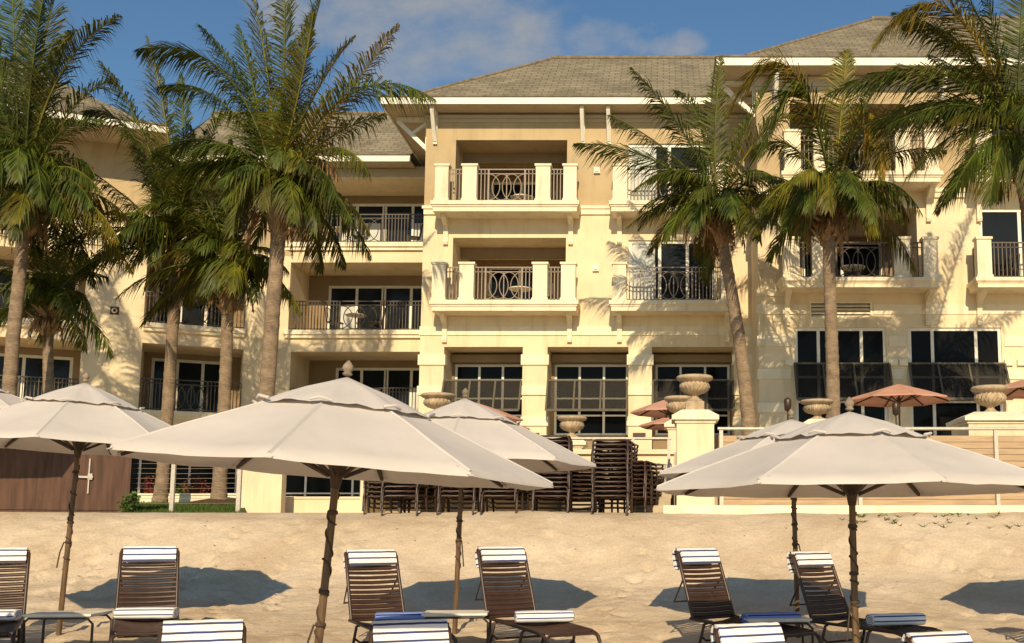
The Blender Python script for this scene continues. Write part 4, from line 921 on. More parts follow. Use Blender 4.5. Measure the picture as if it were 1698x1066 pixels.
# ------------------------------------------------------------------ palms
def palm(label, base, path, r0, r1, crown_at, fronds, nfill, L, seed, dead=10, depth_spread=1.2, fill_el=(-45, 75), lean=0, wind=-.35, boot=(.9, .30)):
    q = random.Random(seed)
    t = thing('palm_tree', label, 'palm tree', base, (0, 0, 0), None); B = Vector(base)
    pts = [Vector(p) for p in path]; tr = MB(); PP, RR = [], []
    n = 90
    def bez(f):
        k = len(pts) - 1; s = f * k; i = min(int(s), k - 1); u = s - i
        p0, p1, p2, p3 = pts[max(i - 1, 0)], pts[i], pts[i + 1], pts[min(i + 2, k)]
        return .5 * ((2 * p1) + (p2 - p0) * u + (2 * p0 - 5 * p1 + 4 * p2 - p3) * u * u + (3 * p1 - p0 - 3 * p2 + p3) * u ** 3)
    for i in range(n + 1):
        f = i / n; p = bez(f); r = r0 + (r1 - r0) * f + .10 * math.exp(-f * 14); r *= 1 + .045 * ((i % 3) == 0) + .03 * noise.noise((i * .8, seed, 0)); PP.append(p - B + Vector((q.uniform(-.006, .006), q.uniform(-.006, .006), 0))); RR.append(r)
    K = len(tr.v); tr.tube(PP, RR, 14)
    for i in range(len(tr.v)):
        v = .8 + .35 * noise.noise((tr.v[i][2] * 6, seed, tr.v[i][0] * 2)) + .12 * q.uniform(-1, 1); tr.col[i] = (v, v, v, 1)
    tr.build('trunk', BARK, t)
    top = pts[-1] - B; dirT = (PP[-1] - PP[-6]).normalized()
    # leaf bases and fibre at the top of the trunk
    bt = MB(); bl, br = boot
    bt.tube([top - dirT * bl, top - dirT * bl * .75, top - dirT * bl * .4, top, top + dirT * .35], [r1 * 1.02, br * .8, br, br * .72, br * .3], 14)
    for k in range(46):
        a = q.uniform(0, 6.28); f = q.uniform(0, 1); o = top - dirT * bl * (1 - f) * .95; d = Vector((math.cos(a), math.sin(a), q.uniform(.6, 1.6))).normalized(); s = Vector((-math.sin(a), math.cos(a), 0)); p = o + Vector((math.cos(a), math.sin(a), 0)) * br * .7; w = q.uniform(.05, .1); l_ = q.uniform(.22, .5)
        bt.add([p - s * w, p + s * w, p + s * w * .55 + d * l_ * .6 + Vector((math.cos(a), math.sin(a), 0)) * .08, p + d * l_ + Vector((math.cos(a), math.sin(a), 0)) * .14, p - s * w * .55 + d * l_ * .6 + Vector((math.cos(a), math.sin(a), 0)) * .08], [(0, 1, 2, 3, 4)])
    bt.build('leaf_base', BOOT, t)
    cr = MB(); dm = MB(); C = top + dirT * .15
    def frond(c0, c1, c2, Lf, mb, isdead, tone, ll=.62, sparse=1.0, hang=.0):
        def P(s): return c0 * (1 - s) ** 2 + c1 * 2 * s * (1 - s) + c2 * s * s
        def T(s): return ((c1 - c0) * (1 - s) + (c2 - c1) * s).normalized()
        ln_ = sum((P((i + 1) / 10) - P(i / 10)).length for i in range(10))
        mb.c = (1.9 * tone[0], 1.5 * tone[1], 1.5 * tone[2], 1) if not isdead else (.9, .8, .7, 1)
        mb.tube([P(i / 12) for i in range(13)], [.034 * (1 - .85 * (i / 12)) + .004 for i in range(13)], 5, False)
        nl = int(ln_ / (.040 / sparse)); side = None
        roll = q.uniform(-.5, .5)
        for i in range(nl):
            s = .14 + .86 * (i + q.uniform(-.2, .2)) / nl; s = min(max(s, .12), 1); p = P(s); tg = T(s)
            u = Vector((0, 0, 1)); sd_ = tg.cross(u)
            if sd_.length < .15: sd_ = tg.cross(Vector((0.3, 1, 0)))
            sd_.normalize(); nrm = sd_.cross(tg).normalized()
            prof = (math.sin(math.pi * min(1, (s * .86 + .14))) ** .55) * (1 - .25 * s); le = ll * prof * q.uniform(.72, 1.15) * (ln_ / 3.4) ** .5
            for sg in (-1, 1):
                if isdead and q.random() < .35: continue
                fw = .50 + .80 * s; ang = q.uniform(-.3, .3) + .22 + roll * sg * .4
                d = (sd_ * sg * .85 + tg * (fw + q.uniform(-.15, .25)) + nrm * ang + Vector((wind * .6, 0, -.42 * (1 - max(0, tg.z)) - hang))).normalized()
                dr = q.uniform(.4, 1.35) + hang + (.5 if isdead else 0)
                wv = Vector((wind * .35, 0, 0))
                m1 = p + d * le * .5 + Vector((0, 0, -dr * le * .12)) + wv * le * .25; m2 = p + d * le * .84 + Vector((0, 0, -dr * le * .58)) + wv * le * .8
                w = q.uniform(.012, .021); wn_ = (tg - d * tg.dot(d)).normalized() * w
                tv = q.uniform(.7, 1.3); yl = q.uniform(0, 1) ** 4
                if isdead: b_ = (tv, tv * .9, tv * .8, 1); e_ = b_
                else:
                    b_ = (tone[0] * tv * (1 + .8 * yl), tone[1] * tv * (1 + .15 * yl), tone[2] * tv, 1); e_ = (tone[0] * tv * (1.25 + yl), tone[1] * tv * 1.08, tone[2] * tv, 1)
                k0 = len(mb.v); mb.c = b_
                mb.add([p - wn_ * .6, p + wn_ * .6, m1 + wn_, m1 - wn_, m2], [(0, 1, 2, 3), (3, 2, 4)])
                mb.col[k0 + 4] = e_
        mb.c = None
    def tn():
        v = q.uniform(.75, 1.25); y = q.random() ** 3 * .9; return (v * (1 + y), v * (1 + .25 * y), v * (1 - .3 * y))
    cpx = None
    for fr in fronds:
        (cx_, cy_), (tx, ty) = fr[0], fr[1]; dz = fr[2] if len(fr) > 2 else q.uniform(-depth_spread, depth_spread); opt = fr[3] if len(fr) > 3 else {}
        Yc = B.y + top.y
        c1 = W(cx_, cy_, Yc + dz * .6) - B; c2 = W(tx, ty, Yc + dz) - B
        if opt.get('dead'): frond(C - dirT * .2, c1, c2, 1, dm, True, tn(), .5, .7)
        else:
            to = tn()
            if opt.get('yellow'): to = (2.6, 1.45, .8)
            frond(C, c1, c2, 1, cr, False, to, opt.get('ll', 1.2), opt.get('sp', 1.0), opt.get('hang', 0))
    for i in range(nfill):
        a = 2.39996 * i + q.uniform(-.3, .3); e = R_(q.uniform(*fill_el)); l_ = L * q.uniform(.8, 1.08)
        d = Vector((math.cos(a) * math.cos(e), math.sin(a) * math.cos(e), math.sin(e))); c1 = C + d * l_ * .55 + Vector((0, 0, l_ * .10))
        hd = Vector((math.cos(a), math.sin(a), 0)); c2 = C + d * l_ * .62 + hd * l_ * .30 * max(.3, math.cos(e)) + Vector((wind * l_ * .25, 0, -l_ * (.30 + .25 * q.random())))
        frond(C, c1, c2, l_, cr, False, tn(), .95, .9)
    for i in range(dead):
        a = q.uniform(0, 6.28); l_ = L * q.uniform(.35, .65); hd = Vector((math.cos(a), math.sin(a), 0)); c1 = C + hd * l_ * .35 + Vector((0, 0, -.1)); c2 = C + hd * l_ * .42 + Vector((0, 0, -l_ * .8)); frond(C - dirT * .3, c1, c2, l_, dm, True, tn(), .4, .6)
    cr.build('crown', FROND, t)
    if dm.v: dm.build('dead_fronds', DEADF, t)
    return t
def ppath(Y, *pp): return [W(px, py, Y) for px, py in pp]
D = {'dead': 1}; YE = {'yellow': 1}
# palm right of the arcade
palm('palm with a gently curved trunk in front of the right end of the arcade', W(1246, 760, 28.2), ppath(28.2, (1246, 760), (1236, 640), (1219, 520), (1200, 410), (1192, 352)), .19, .145, None,
     [((1085, 235), (952, 238), -.6), ((1150, 215), (1046, 112), -.3), ((1178, 230), (1196, 92), .2), ((1228, 215), (1294, 108), .4), ((1262, 190), (1318, 190), -.8), ((1275, 250), (1345, 330), -.5), ((1105, 300), (1060, 350), -1), ((1135, 300), (1108, 400), -1),
      ((1120, 240), (1010, 190), .5), ((1160, 150), (1120, 150), 1), ((1260, 300), (1300, 390), -.6), ((1150, 250), (1070, 300), -1.5), ((1215, 260), (1235, 390), -1.6), ((1170, 280), (1150, 385), -1.6), ((1240, 250), (1290, 300), -1.5),
      ((1150, 330), (1135, 410), -.5, D), ((1230, 330), (1235, 420), -.5, D), ((1180, 320), (1165, 410), -.8, D)], 13, 3.0, 101, 12, boot=(1.0, .27), fill_el=(-12, 45))
# palm in front of the right block
palm('slim straight palm in front of the right block, between the two upper balconies', W(1382, 780, 25.0), ppath(25.0, (1382, 780), (1381, 640), (1377, 500), (1374, 400), (1380, 345)), .165, .13, None,
     [((1320, -40), (1205, 195), -.5, YE), ((1335, 10), (1262, 260), -1), ((1400, 130), (1404, 84), .2), ((1452, 60), (1462, 300), -1, YE), ((1450, 230), (1570, 250), .3), ((1440, 170), (1545, 170), .6), ((1450, 280), (1500, 370), -.8), ((1320, 250), (1262, 350), -.6),
      ((1335, 280), (1300, 380), -1), ((1410, 220), (1425, 350), -1.6), ((1350, 230), (1340, 350), -1.6), ((1310, 190), (1245, 255), .5), ((1425, 150), (1490, 110), .9), ((1440, 300), (1455, 390), -.6), ((1370, 230), (1375, 350), -1.8), ((1330, 330), (1320, 390), -.5, D), ((1420, 320), (1440, 400), -.5, D), ((1400, 330), (1405, 400), -.9, D), ((1440, 320), (1475, 385), .2, D)], 13, 2.8, 102, 17, boot=(.95, .24), fill_el=(-12, 40))
# big palm at the upper right
palm('largest palm at the upper right edge, its fronds arching left over the right block', W(1745, 800, 23.5), ppath(23.5, (1745, 800), (1735, 600), (1716, 420), (1697, 310), (1688, 235)), .175, .14, None,
     [((1575, -120), (1450, 78), -.8, YE), ((1560, 40), (1360, 165), -.6), ((1620, 60), (1480, 20), .5), ((1580, 120), (1395, 230), -.2), ((1600, 170), (1500, 300), -1), ((1630, 200), (1575, 330), -1.3), ((1655, 90), (1625, -60), 0), ((1690, 60), (1700, -80), -.5), ((1720, 60), (1770, -60), .5), ((1750, 160), (1880, 120), 0), ((1760, 230), (1860, 330), -.5),
      ((1600, 20), (1500, 40), 1), ((1570, 90), (1420, 270), .8), ((1660, 190), (1640, 340), -1.5), ((1700, 200), (1730, 350), -1.5), ((1610, 130), (1470, 210), -1.3), ((1640, 130), (1540, 90), 1.2), ((1650, 30), (1570, -40), .8), ((1720, 240), (1760, 330), -.4, D), ((1690, 250), (1700, 340), -.8, D)], 14, 2.8, 103, 9, boot=(1.2, .30), fill_el=(-3, 85))
# thick palm left of the main block
palm('thick tall palm between the left wing and the main block', W(426, 850, 27.0), ppath(27.0, (426, 850), (440, 680), (452, 520), (460, 400), (458, 320)), .205, .165, None,
     [((455, 130), (408, -60), 0), ((478, 120), (470, -80), -.4), ((500, 110), (545, -50), .2), ((560, 180), (662, 40), -.5, YE), ((580, 70), (722, 165), -.5), ((540, 210), (640, 190), .8), ((565, 190), (612, 290), -1), ((530, 230), (560, 330), -1.3), ((395, 40), (228, 85), -.3), ((375, 110), (262, 145), .5), ((390, 210), (320, 320), -1), ((350, 180), (255, 260), .3),
      ((430, 180), (395, 40), .8), ((520, 270), (520, 385), -.8), ((400, 270), (385, 390), -1), ((440, 230), (440, 350), -1.7), ((480, 240), (490, 370), -1.6), ((520, 130), (590, 60), 1.2), ((420, 120), (330, 40), 1), ((505, 270), (540, 400), .8), ((500, 150), (520, 20), -.9), ((420, 310), (412, 420), -.5, D), ((490, 300), (560, 250), .3, D), ((430, 330), (400, 440), 0, D), ((545, 230), (560, 300), -.5, D)], 20, 3.4, 104, 11, boot=(1.25, .31), fill_el=(-12, 65))
# two palms in the garden on the left
palm('slender palm leaning left, rooted by the planter wall on the left', W(264, 842, 29.0), ppath(29.0, (264, 842), (272, 760), (283, 600), (290, 470), (291, 415)), .17, .14, None,
     [((310, 260), (300, 120), 0), ((230, 160), (140, 185), -.4), ((250, 200), (165, 100), .4), ((225, 330), (130, 270), -.4), ((220, 350), (170, 430), -.8), ((240, 380), (215, 450), -.9), ((330, 260), (370, 190), .3), ((340, 340), (390, 400), -.4), ((320, 380), (335, 450), -.9), ((280, 300), (220, 240), -1.2), ((300, 320), (330, 250), -1.3), ((260, 330), (255, 440), -1.4), ((290, 230), (245, 60), 1), ((345, 270), (420, 300), 1), ((270, 360), (265, 460), -.7, D), ((310, 370), (310, 470), -.7, D), ((240, 360), (235, 440), .2, D)], 22, 3.0, 105, 15, boot=(.5, .2), fill_el=(-12, 70))
palm('slender palm with a bulging leaf base, in front of the angled left bay', W(362, 838, 28.4), ppath(28.4, (362, 838), (368, 740), (375, 600), (377, 520), (381, 452)), .17, .14, None,
     [((345, 290), (262, 255), -.5), ((330, 340), (270, 330), -.8), ((385, 330), (382, 230), .3), ((420, 330), (465, 300), .2), ((430, 390), (450, 470), -.6), ((330, 410), (290, 480), -.6), ((410, 420), (425, 500), -.9), ((355, 410), (340, 490), -.9), ((320, 330), (205, 380), .3), ((360, 330), (310, 200), .9), ((410, 300), (440, 230), 1), ((370, 380), (360, 480), -1.4), ((400, 360), (420, 440), -1.4), ((375, 420), (368, 510), -.5, D), ((415, 410), (420, 480), -.4, D), ((400, 380), (445, 420), .3, D)], 19, 2.6, 106, 13, boot=(1.2, .25), fill_el=(-12, 55))
# left edge palms
palm('tall palm at the left edge with fronds reaching above the roof', W(6, 850, 25.5), ppath(25.5, (6, 850), (12, 700), (22, 560), (34, 440), (40, 335)), .17, .135, None,
     [((70, 90), (200, 25), -.4), ((60, 60), (110, -60), .2), ((20, 80), (20, -80), 0), ((110, 150), (195, 130), .4), ((90, 180), (175, 200), -.8), ((100, 230), (170, 320), -.5), ((80, 250), (120, 370), -1), ((-10, 100), (-80, -20), .3), ((-40, 180), (-130, 160), 0), ((-30, 230), (-90, 320), -.6), ((10, 220), (-20, 350), -1.2), ((60, 200), (70, 340), -1.5), ((-20, 120), (-60, 60), 1.2), ((90, 100), (120, 50), 1.2), ((30, 180), (30, 300), -1.7), ((45, 120), (75, -20), -1), ((0, 150), (-20, -10), -1), ((60, 290), (100, 380), -.5, D), ((20, 290), (0, 380), -.5, D)], 24, 3.6, 107, 11, boot=(.9, .27), fill_el=(-12, 80))
palm('short dark palm beside the tall palm at the left edge', W(86, 850, 27.5), ppath(27.5, (86, 850), (84, 740), (80, 620), (80, 520)), .14, .12, None,
     [((120, 360), (195, 350), -.5), ((130, 420), (215, 415), -.3), ((100, 380), (130, 290), .3), ((60, 380), (20, 330), 0), ((30, 430), (-40, 420), -.4), ((40, 470), (0, 540), -.5), ((120, 460), (160, 530), -.5), ((80, 400), (60, 280), .8), ((110, 430), (180, 460), .8), ((70, 430), (30, 480), -1.2), ((100, 440), (125, 520), -1.2)], 13, 2.3, 108, 8, boot=(.6, .22), fill_el=(-8, 65))

palm('palm just outside the left edge, only frond tips reaching into view', W(-80, 850, 27.5), ppath(27.5, (-80, 850), (-76, 700), (-70, 560), (-66, 440), (-62, 340)), .18, .14, None,
     [((-20, 220), (60, 230), 0), ((-30, 160), (30, 90), .4), ((-60, 180), (-60, 60), 0), ((-20, 300), (40, 400), -.5), ((-60, 260), (-50, 430), -1), ((-110, 250), (-170, 380), 0), ((-130, 200), (-220, 210), 0), ((-100, 180), (-150, 90), .5)], 12, 2.9, 109, 9, boot=(.9, .25), fill_el=(-12, 70))

# ------------------------------------------------------------------ loungers, towels, tables
def make_lounger(name, label, loc, rot, back_deg, group):
    t = thing(name, label, 'sun lounger', loc, rot, group); w, sl, hs, bl = .31, 1.22, .36, .78
    q = random.Random(4)
    fr = MB()
    for s in (-1, 1):
        fr.tube([(s * w, .06, hs), (s * w, -.2, hs), (s * w, -sl + .12, hs), (s * w, -sl + .02, hs - .02), (s * w, -sl - .05, hs - .10), (s * w, -sl - .08, .0)], .017, 8)
    fr.tube([(-w, .04, hs), (w, .04, hs)], .015, 8); fr.tube([(-w, -sl - .06, hs - .11), (-w * .97, -sl - .03, hs - .035), (-w * .84, -sl, hs - .008), (w * .84, -sl, hs - .008), (w * .97, -sl - .03, hs - .035), (w, -sl - .06, hs - .11)], .018, 8)
    fr.build('frame', LFRAME, t)
    for y in (-.18, -.78):
        lg = MB(); lg.tube([(-w - .015, y + .10, 0), (-w - .015, y + .05, .14), (-w - .01, y, hs - .03), (-w + .02, y, hs - .02)], .016, 8); lg.tube([(w + .015, y + .10, 0), (w + .015, y + .05, .14), (w + .01, y, hs - .03), (w - .02, y, hs - .02)], .016, 8)
        lg.tube([(-w - .012, y + .03, .20), (-w + .05, y + .03, .155), (w - .05, y + .03, .155), (w + .012, y + .03, .20)], .012, 8); lg.build('leg', LFRAME, t)
    ss = MB(); n = 20
    for i in range(n):
        y = -.02 - (sl - .12) * i / (n - 1)
        P = []
        for a in range(7):
            f = a / 6; P.append((-w + 2 * w * f, y, hs + .012 - .05 * math.sin(math.pi * f)))
        h = .022
        ss.add([(p[0], p[1] - h, p[2]) for p in P] + [(p[0], p[1] + h, p[2]) for p in P] + [(p[0], p[1] - h, p[2] - .006) for p in P] + [(p[0], p[1] + h, p[2] - .006) for p in P],
               [(a, a + 1, a + 8, a + 7) for a in range(6)] + [(a + 15, a + 14, a + 21, a + 22) for a in range(6)] + [(a, a + 14, a + 15, a + 1) for a in range(6)], True)
    ss.build('seat_straps', STRAP, t)
    A = R_(back_deg); d = Vector((0, math.cos(A), math.sin(A))); nn = Vector((0, -math.sin(A), math.cos(A))); o = Vector((0, .03, hs + .01))
    bf = MB()
    for s in (-1, 1):
        bf.tube([o + Vector((s * w * .97, 0, 0)), o + d * bl * .6 + Vector((s * w * .95, 0, 0)), o + d * (bl - .07) + Vector((s * w * .94, 0, 0)), o + d * (bl - .02) - nn * .03 + Vector((s * w * .9, 0, 0)), o + d * bl - nn * .07 + Vector((s * w * .82, 0, 0))], .019, 8)
    bf.tube([o + d * bl - nn * .07 + Vector((-w * .82, 0, 0)), o + d * bl - nn * .07 + Vector((w * .82, 0, 0))], .017, 8)
    bf.tube([o + d * .45 - nn * .02 + Vector((-w * .9, 0, 0)), o + d * .28 - nn * .30 + Vector((-w * .8, 0, 0)), o + d * .28 - nn * .30 + Vector((w * .8, 0, 0)), o + d * .45 - nn * .02 + Vector((w * .9, 0, 0))], .011, 6) if back_deg > 20 else None
    bf.build('back_frame', LFRAME, t)
    bs = MB(); n = 14
    for i in range(n):
        f = .03 + (bl - .07) * i / (n - 1); h = .0185 + .001 * q.uniform(-1, 1) if f > .3 else .0245
        for a in range(6):
            x0, x1 = -w * .95 + 1.9 * w * a / 6, -w * .95 + 1.9 * w * (a + 1) / 6; b0, b1 = .025 * math.sin(math.pi * a / 6), .025 * math.sin(math.pi * (a + 1) / 6)
            X0, X1 = Vector((x0, 0, 0)), Vector((x1, 0, 0))
            p = [o + d * (f - h) + X0 - nn * b0, o + d * (f - h) + X1 - nn * b1, o + d * (f + h) + X1 - nn * b1, o + d * (f + h) + X0 - nn * b0]
            bs.add([*[v + nn * .014 for v in p], *[v + nn * .006 for v in p]], [(0, 1, 2, 3), (7, 6, 5, 4), (0, 4, 5, 1), (2, 6, 7, 3)], True)
    bs.build('back_straps', STRAP, t)
    return t, o, d, nn, bl
HINGE = {}
def towel_strip(name, label, path, w, M, group, seed, thick=.018):
    """a towel laid along path (y, z pairs), w wide, with thickness and soft unevenness"""
    q = random.Random(seed); m = MB(); K = 10; L = [0]
    for a, b in zip(path, path[1:]): L.append(L[-1] + math.hypot(b[0] - a[0], b[1] - a[1]))
    n = len(path); off = []
    for i in range(n):
        a, b = path[max(0, i - 1)], path[min(n - 1, i + 1)]; t = Vector((b[0] - a[0], b[1] - a[1])).normalized(); off.append((-t.y, t.x))
    def grid(th, uvf):
        P = []
        for i in range(n):
            for k in range(K + 1):
                x = -w / 2 + w * k / K + .006 * noise.noise((i * .4, seed, 1)) * (1 if k in (0, K) else 0) ; e = .006 * noise.noise((i * .5, k * .6, seed))
                P.append((x, path[i][0] + off[i][0] * (th + e), path[i][1] + off[i][1] * (th + e)))
        return P
    top, bot = grid(thick, 0), grid(0, 0)
    fs, uv = [], []
    for i in range(n - 1):
        for k in range(K):
            a = i * (K + 1) + k; fs.append((a, a + 1, a + K + 2, a + K + 1)); uv.append([(k / K, L[i]), ((k + 1) / K, L[i]), ((k + 1) / K, L[i + 1]), (k / K, L[i + 1])])
    m.add(top, fs, True, uv); m.add(bot, [tuple(reversed(f)) for f in fs], True, [list(reversed(u)) for u in uv])
    nb = n * (K + 1); b = 0; allp = top + bot; ed, eu = [], []
    for i in range(n - 1):
        for k in (0, K):
            a = i * (K + 1) + k; ed.append((a, a + K + 1, a + K + 1 + nb, a + nb)); eu.append([(0, L[i]), (0, L[i + 1]), (0, L[i + 1]), (0, L[i])])
    for i in (0, n - 1):
        for k in range(K): a = i * (K + 1) + k; ed.append((a, a + 1, a + 1 + nb, a + nb)); eu.append([(0, L[i] + .03)] * 4)
    m.add(allp, ed, False, eu)
    o = m.build(name, TOWEL); o.matrix_world = M; return tag(o, label, 'towel', group)
def drape_towel(label, lo, seed, w=.54, front=.18):
    t, o, d, nn, bl = lo; M = t.matrix_basis.copy(); pth = []
    f0 = o + d * (bl - front) + nn * .022
    e = o + d * (bl - .03) + nn * .016; tip = o + d * (bl + .012) - nn * .052; bk = o + d * (bl - .03) - nn * .105; bk2 = o + d * (bl - .24) - nn * .115
    for a, b, n in ((f0, e, 5), (e, tip, 4), (tip, bk, 4), (bk, bk2, 4)):
        for i in range(n): p = a + (b - a) * i / n; pth.append(p)
    # round the top
    pp = [(p.y, p.z) for p in pth]
    for _ in range(2): pp = [pp[0]] + [((a[0] + 2 * b[0] + c[0]) / 4, (a[1] + 2 * b[1] + c[1]) / 4) for a, b, c in zip(pp, pp[1:], pp[2:])] + [pp[-1]]
    return towel_strip('back_towel', label, pp, w, M, 'striped towels draped over the lounger backs', seed, .026)
def rolled_towel(label, loc, rot, seed, w=.60, r=(.11, .062)):
    m = MB(); q = random.Random(seed); n = 36; K = 12; P, fs, uv = [], [], []
    for k in range(K + 1):
        x = -w / 2 + w * k / K
        for i in range(n):
            a = 2 * math.pi * i / n; ex = 3.0; c_, s_ = math.cos(a), math.sin(a); den = (abs(c_) ** ex + abs(s_) ** ex) ** (1 / ex); rr_ = 1 + .05 * noise.noise((k * .35, i * .35, seed)) - .05 * (k in (0, K))
            P.append((x + .008 * noise.noise((i * .5, seed, k)), r[0] * c_ / den * rr_, r[1] + r[1] * s_ / den * rr_))
    per = .52
    for k in range(K):
        for i in range(n):
            fs.append((k * n + i, k * n + (i + 1) % n, (k + 1) * n + (i + 1) % n, (k + 1) * n + i)); u0, u1 = per * i / n, per * (i + 1) / n; uv.append([(k / K, u0), (k / K, u1), ((k + 1) / K, u1), ((k + 1) / K, u0)])
    m.add(P, fs, True, uv)
    for k in (0, K):       # spiral fold visible at the ends
        rings = 5; b = []
        for j in range(rings + 1):
            f = 1 - j / rings
            for i in range(n):
                p = P[k * n + i]; b.append((p[0] + (.012 if k == K else -.012) * (j % 2) * f, p[1] * f, r[1] + (p[2] - r[1]) * f))
        ff, uu = [], []
        for j in range(rings):
            for i in range(n):
                ff.append((j * n + i, j * n + (i + 1) % n, (j + 1) * n + (i + 1) % n, (j + 1) * n + i)); uu.append([(0, .0375 * j + .03)] * 2 + [(0, .0375 * (j + 1) + .03)] * 2)
        m.add(b, ff, True, uu)
    o = m.build('seat_towel', TOWELB if 'blue' in label else TOWEL); o.location = loc; o.rotation_euler = rot
    return tag(o, label, 'towel', 'striped towels folded on the lounger seats')
GL = 'brown strap loungers on the sand'
YAW = R_(27)
backs = [(-2, 11.95, 27, 'leftmost lounger of the back row, cut by the left edge'), (251, 11.9, 26, 'back row lounger between the two leftmost umbrella poles'), (632, 11.7, 37, 'back row lounger just right of the biggest umbrella pole'),
         (851, 11.8, 37, 'back row lounger left of the open sand'), (1183, 11.75, 39, 'back row lounger behind the front lounger with the slatted top'), (1378, 11.75, 38, 'back row lounger beside the wide right umbrella pole'), (1778, 11.3, 30, 'lounger at the right edge with only a corner in view')]
LO = []
proto = None
for i, (px, Y, yw, lab) in enumerate(backs):
    X = (px - CX) / F * (Y * _c); a = R_(yw); z = min(sand_z(X, Y), sand_z(X + .5, Y - 1)) ; z = sand_z(X + .3, Y - .5) - .0
    slope = math.atan2(sand_z(X, Y) - sand_z(X + 1.2 * math.sin(a), Y - 1.2 * math.cos(a)), 1.25)
    loc = (X, Y, sand_z(X, Y) - .02); rot = (slope * .9, 0, a)
    if proto is None:
        proto = make_lounger('beach_lounger', 'brown strap ' + lab, loc, rot, 65, GL); LO.append(proto)
    else: LO.append((dup(proto[0], 'brown strap ' + lab, loc, rot), *proto[1:]))
fronts = [(345, 7.95, 22, 'front row lounger second from the left, only its towelled top in view'), (694, 7.95, 22, 'front row lounger below the blue striped towel'), (1265, 8.3, 24, 'front row lounger at right centre with strap gaps under its towel'), (1585, 8.3, 24, 'front row lounger nearest the lower right corner')]
FO = []
for px, Y, yw, lab in fronts:
    zt = W(px, 1022 if px < 1000 else (1028 if px < 1400 else 1042), Y + .3).z - .03
    X = (px - CX) / F * Y; loc = (X + .02, Y, zt - 1.10); FO.append((dup(proto[0], 'brown strap ' + lab, loc, (0.04, 0, R_(yw))), *proto[1:]))
bpy.context.view_layer.update()
tl = ['striped towel over the back of the leftmost back row lounger', 'striped towel over the lounger back between the two leftmost umbrella poles', 'striped towel over the lounger back right of the biggest umbrella pole', 'striped towel over the lounger back left of the open sand',
      'striped towel over the back of the lounger behind the slatted front one', 'striped towel over the lounger back beside the wide right umbrella pole', 'striped towel over the lounger back cut by the right edge']
for i, (lo, lb) in enumerate(zip(LO, tl)): drape_towel(lb, lo, 40 + i)
tl = ['striped towel on top of the front row lounger at lower left', 'striped towel on top of the front lounger below the blue striped towel', 'striped towel on top of the front lounger with strap gaps under it', 'striped towel on the front lounger nearest the lower right corner']
for i, (lo, lb) in enumerate(zip(FO, tl)): drape_towel(lb, lo, 60 + i, .56, .24)
st = [('folded striped towel on the seat of the leftmost lounger, in shade', .0, -.35), ('folded striped towel half in shade on the seat of the second lounger from left', .0, -.30), ('folded blue striped towel in shade beside the side table, left of centre', .14, -.36), ('folded white striped towel on the lounger seat left of the open sand', .1, -.5), ('folded blue striped towel in shade on the lounger at right centre', .24, -.62), ('folded white striped towel on the seat right of the wide umbrella pole', .2, -.7)]
for i, (lb, dx, dy) in enumerate(st):
    t = LO[i][0]; p = t.matrix_world @ Vector((dx, dy, .362)); rolled_towel(lb, p, (0, 0, t.rotation_euler.z * .35 + .02 * i - .05), 80 + i)
def side_table(label, px, py, Y, w, d, first=None):
    c = W(px, py, Y); X = c.x; z = sand_z(X, Y)
    if first: return dup(first, label, (X, Y, z), (0, 0, R_(6)))
    t = thing('side_table', label, 'side table', (X, Y, z), (0, 0, R_(4)), 'white topped side tables between the loungers'); H = .43
    m = MB(); m.box(-w / 2, w / 2, -d / 2, d / 2, H, H + .022); m.box(-w / 2 + .02, w / 2 - .02, -d / 2 + .02, d / 2 - .02, H - .012, H); m.build('table_top', TABTOP, t)
    for y in (-d / 2 + .03, d / 2 - .03):
        l_ = MB(); l_.tube([(-w / 2 - .01, y, -.05), (-w / 2 - .01, y, H - .08), (-w / 2 + .05, y, H - .02), (w / 2 - .05, y, H - .02), (w / 2 + .01, y, H - .08), (w / 2 + .01, y, -.05)], .014, 8); l_.build('leg_frame', LFRAME, t)
    return t
tb = side_table('white topped side table between the two leftmost loungers', 114, 1010, 11.3, .68, .5)
side_table('white topped side table between the two loungers left of centre', 757, 1010, 11.5, .7, .5, tb)
side_table('white topped side table behind the blue towel at right centre', 1285, 1020, 11.4, .7, .5, tb)

# stacked loungers on the crest
def stack_proto():
    t, *_ = make_lounger('stacked_lounger', 'x', (0, 0, -50), (0, 0, 0), 3, 'brown loungers stacked on the crest')
    return t
sp_ = stack_proto(); used = [False]
ORD = ['topmost', 'second from the top', 'third from the top', 'fourth from the top', 'fifth from the top', 'sixth from the top', 'seventh from the top', 'eighth from the top', 'ninth from the top', 'tenth from the top', 'eleventh from the top', 'twelfth from the top', 'thirteenth from the top', 'lowest']
stacks = [(618, 18.9, 9, 6, 'in the leftmost stack beside the low window'), (666, 18.55, 10, -3, 'in the stack right of the leftmost one'), (750, 18.6, 9, 2, 'in the stack behind the left pole of the half hidden umbrella'), (829, 18.6, 9, -2, 'in the stack third before the tallest one'),
          (906, 18.7, 14, 3, 'in the tall stack under the urn'), (956, 19.6, 8, 8, 'in the low stack between the tallest two'), (1019, 18.5, 13, -4, 'in the big stack right of the umbrella tip'), (1062, 19.3, 9, -10, 'in the short stack nearest the steps')]
stacks[2] = (750, 18.6, 9, 2, 'in the stack behind the umbrella pole'); stacks[3] = (829, 18.6, 9, -2, 'in the stack left of the urn stack')
qs = random.Random(9)
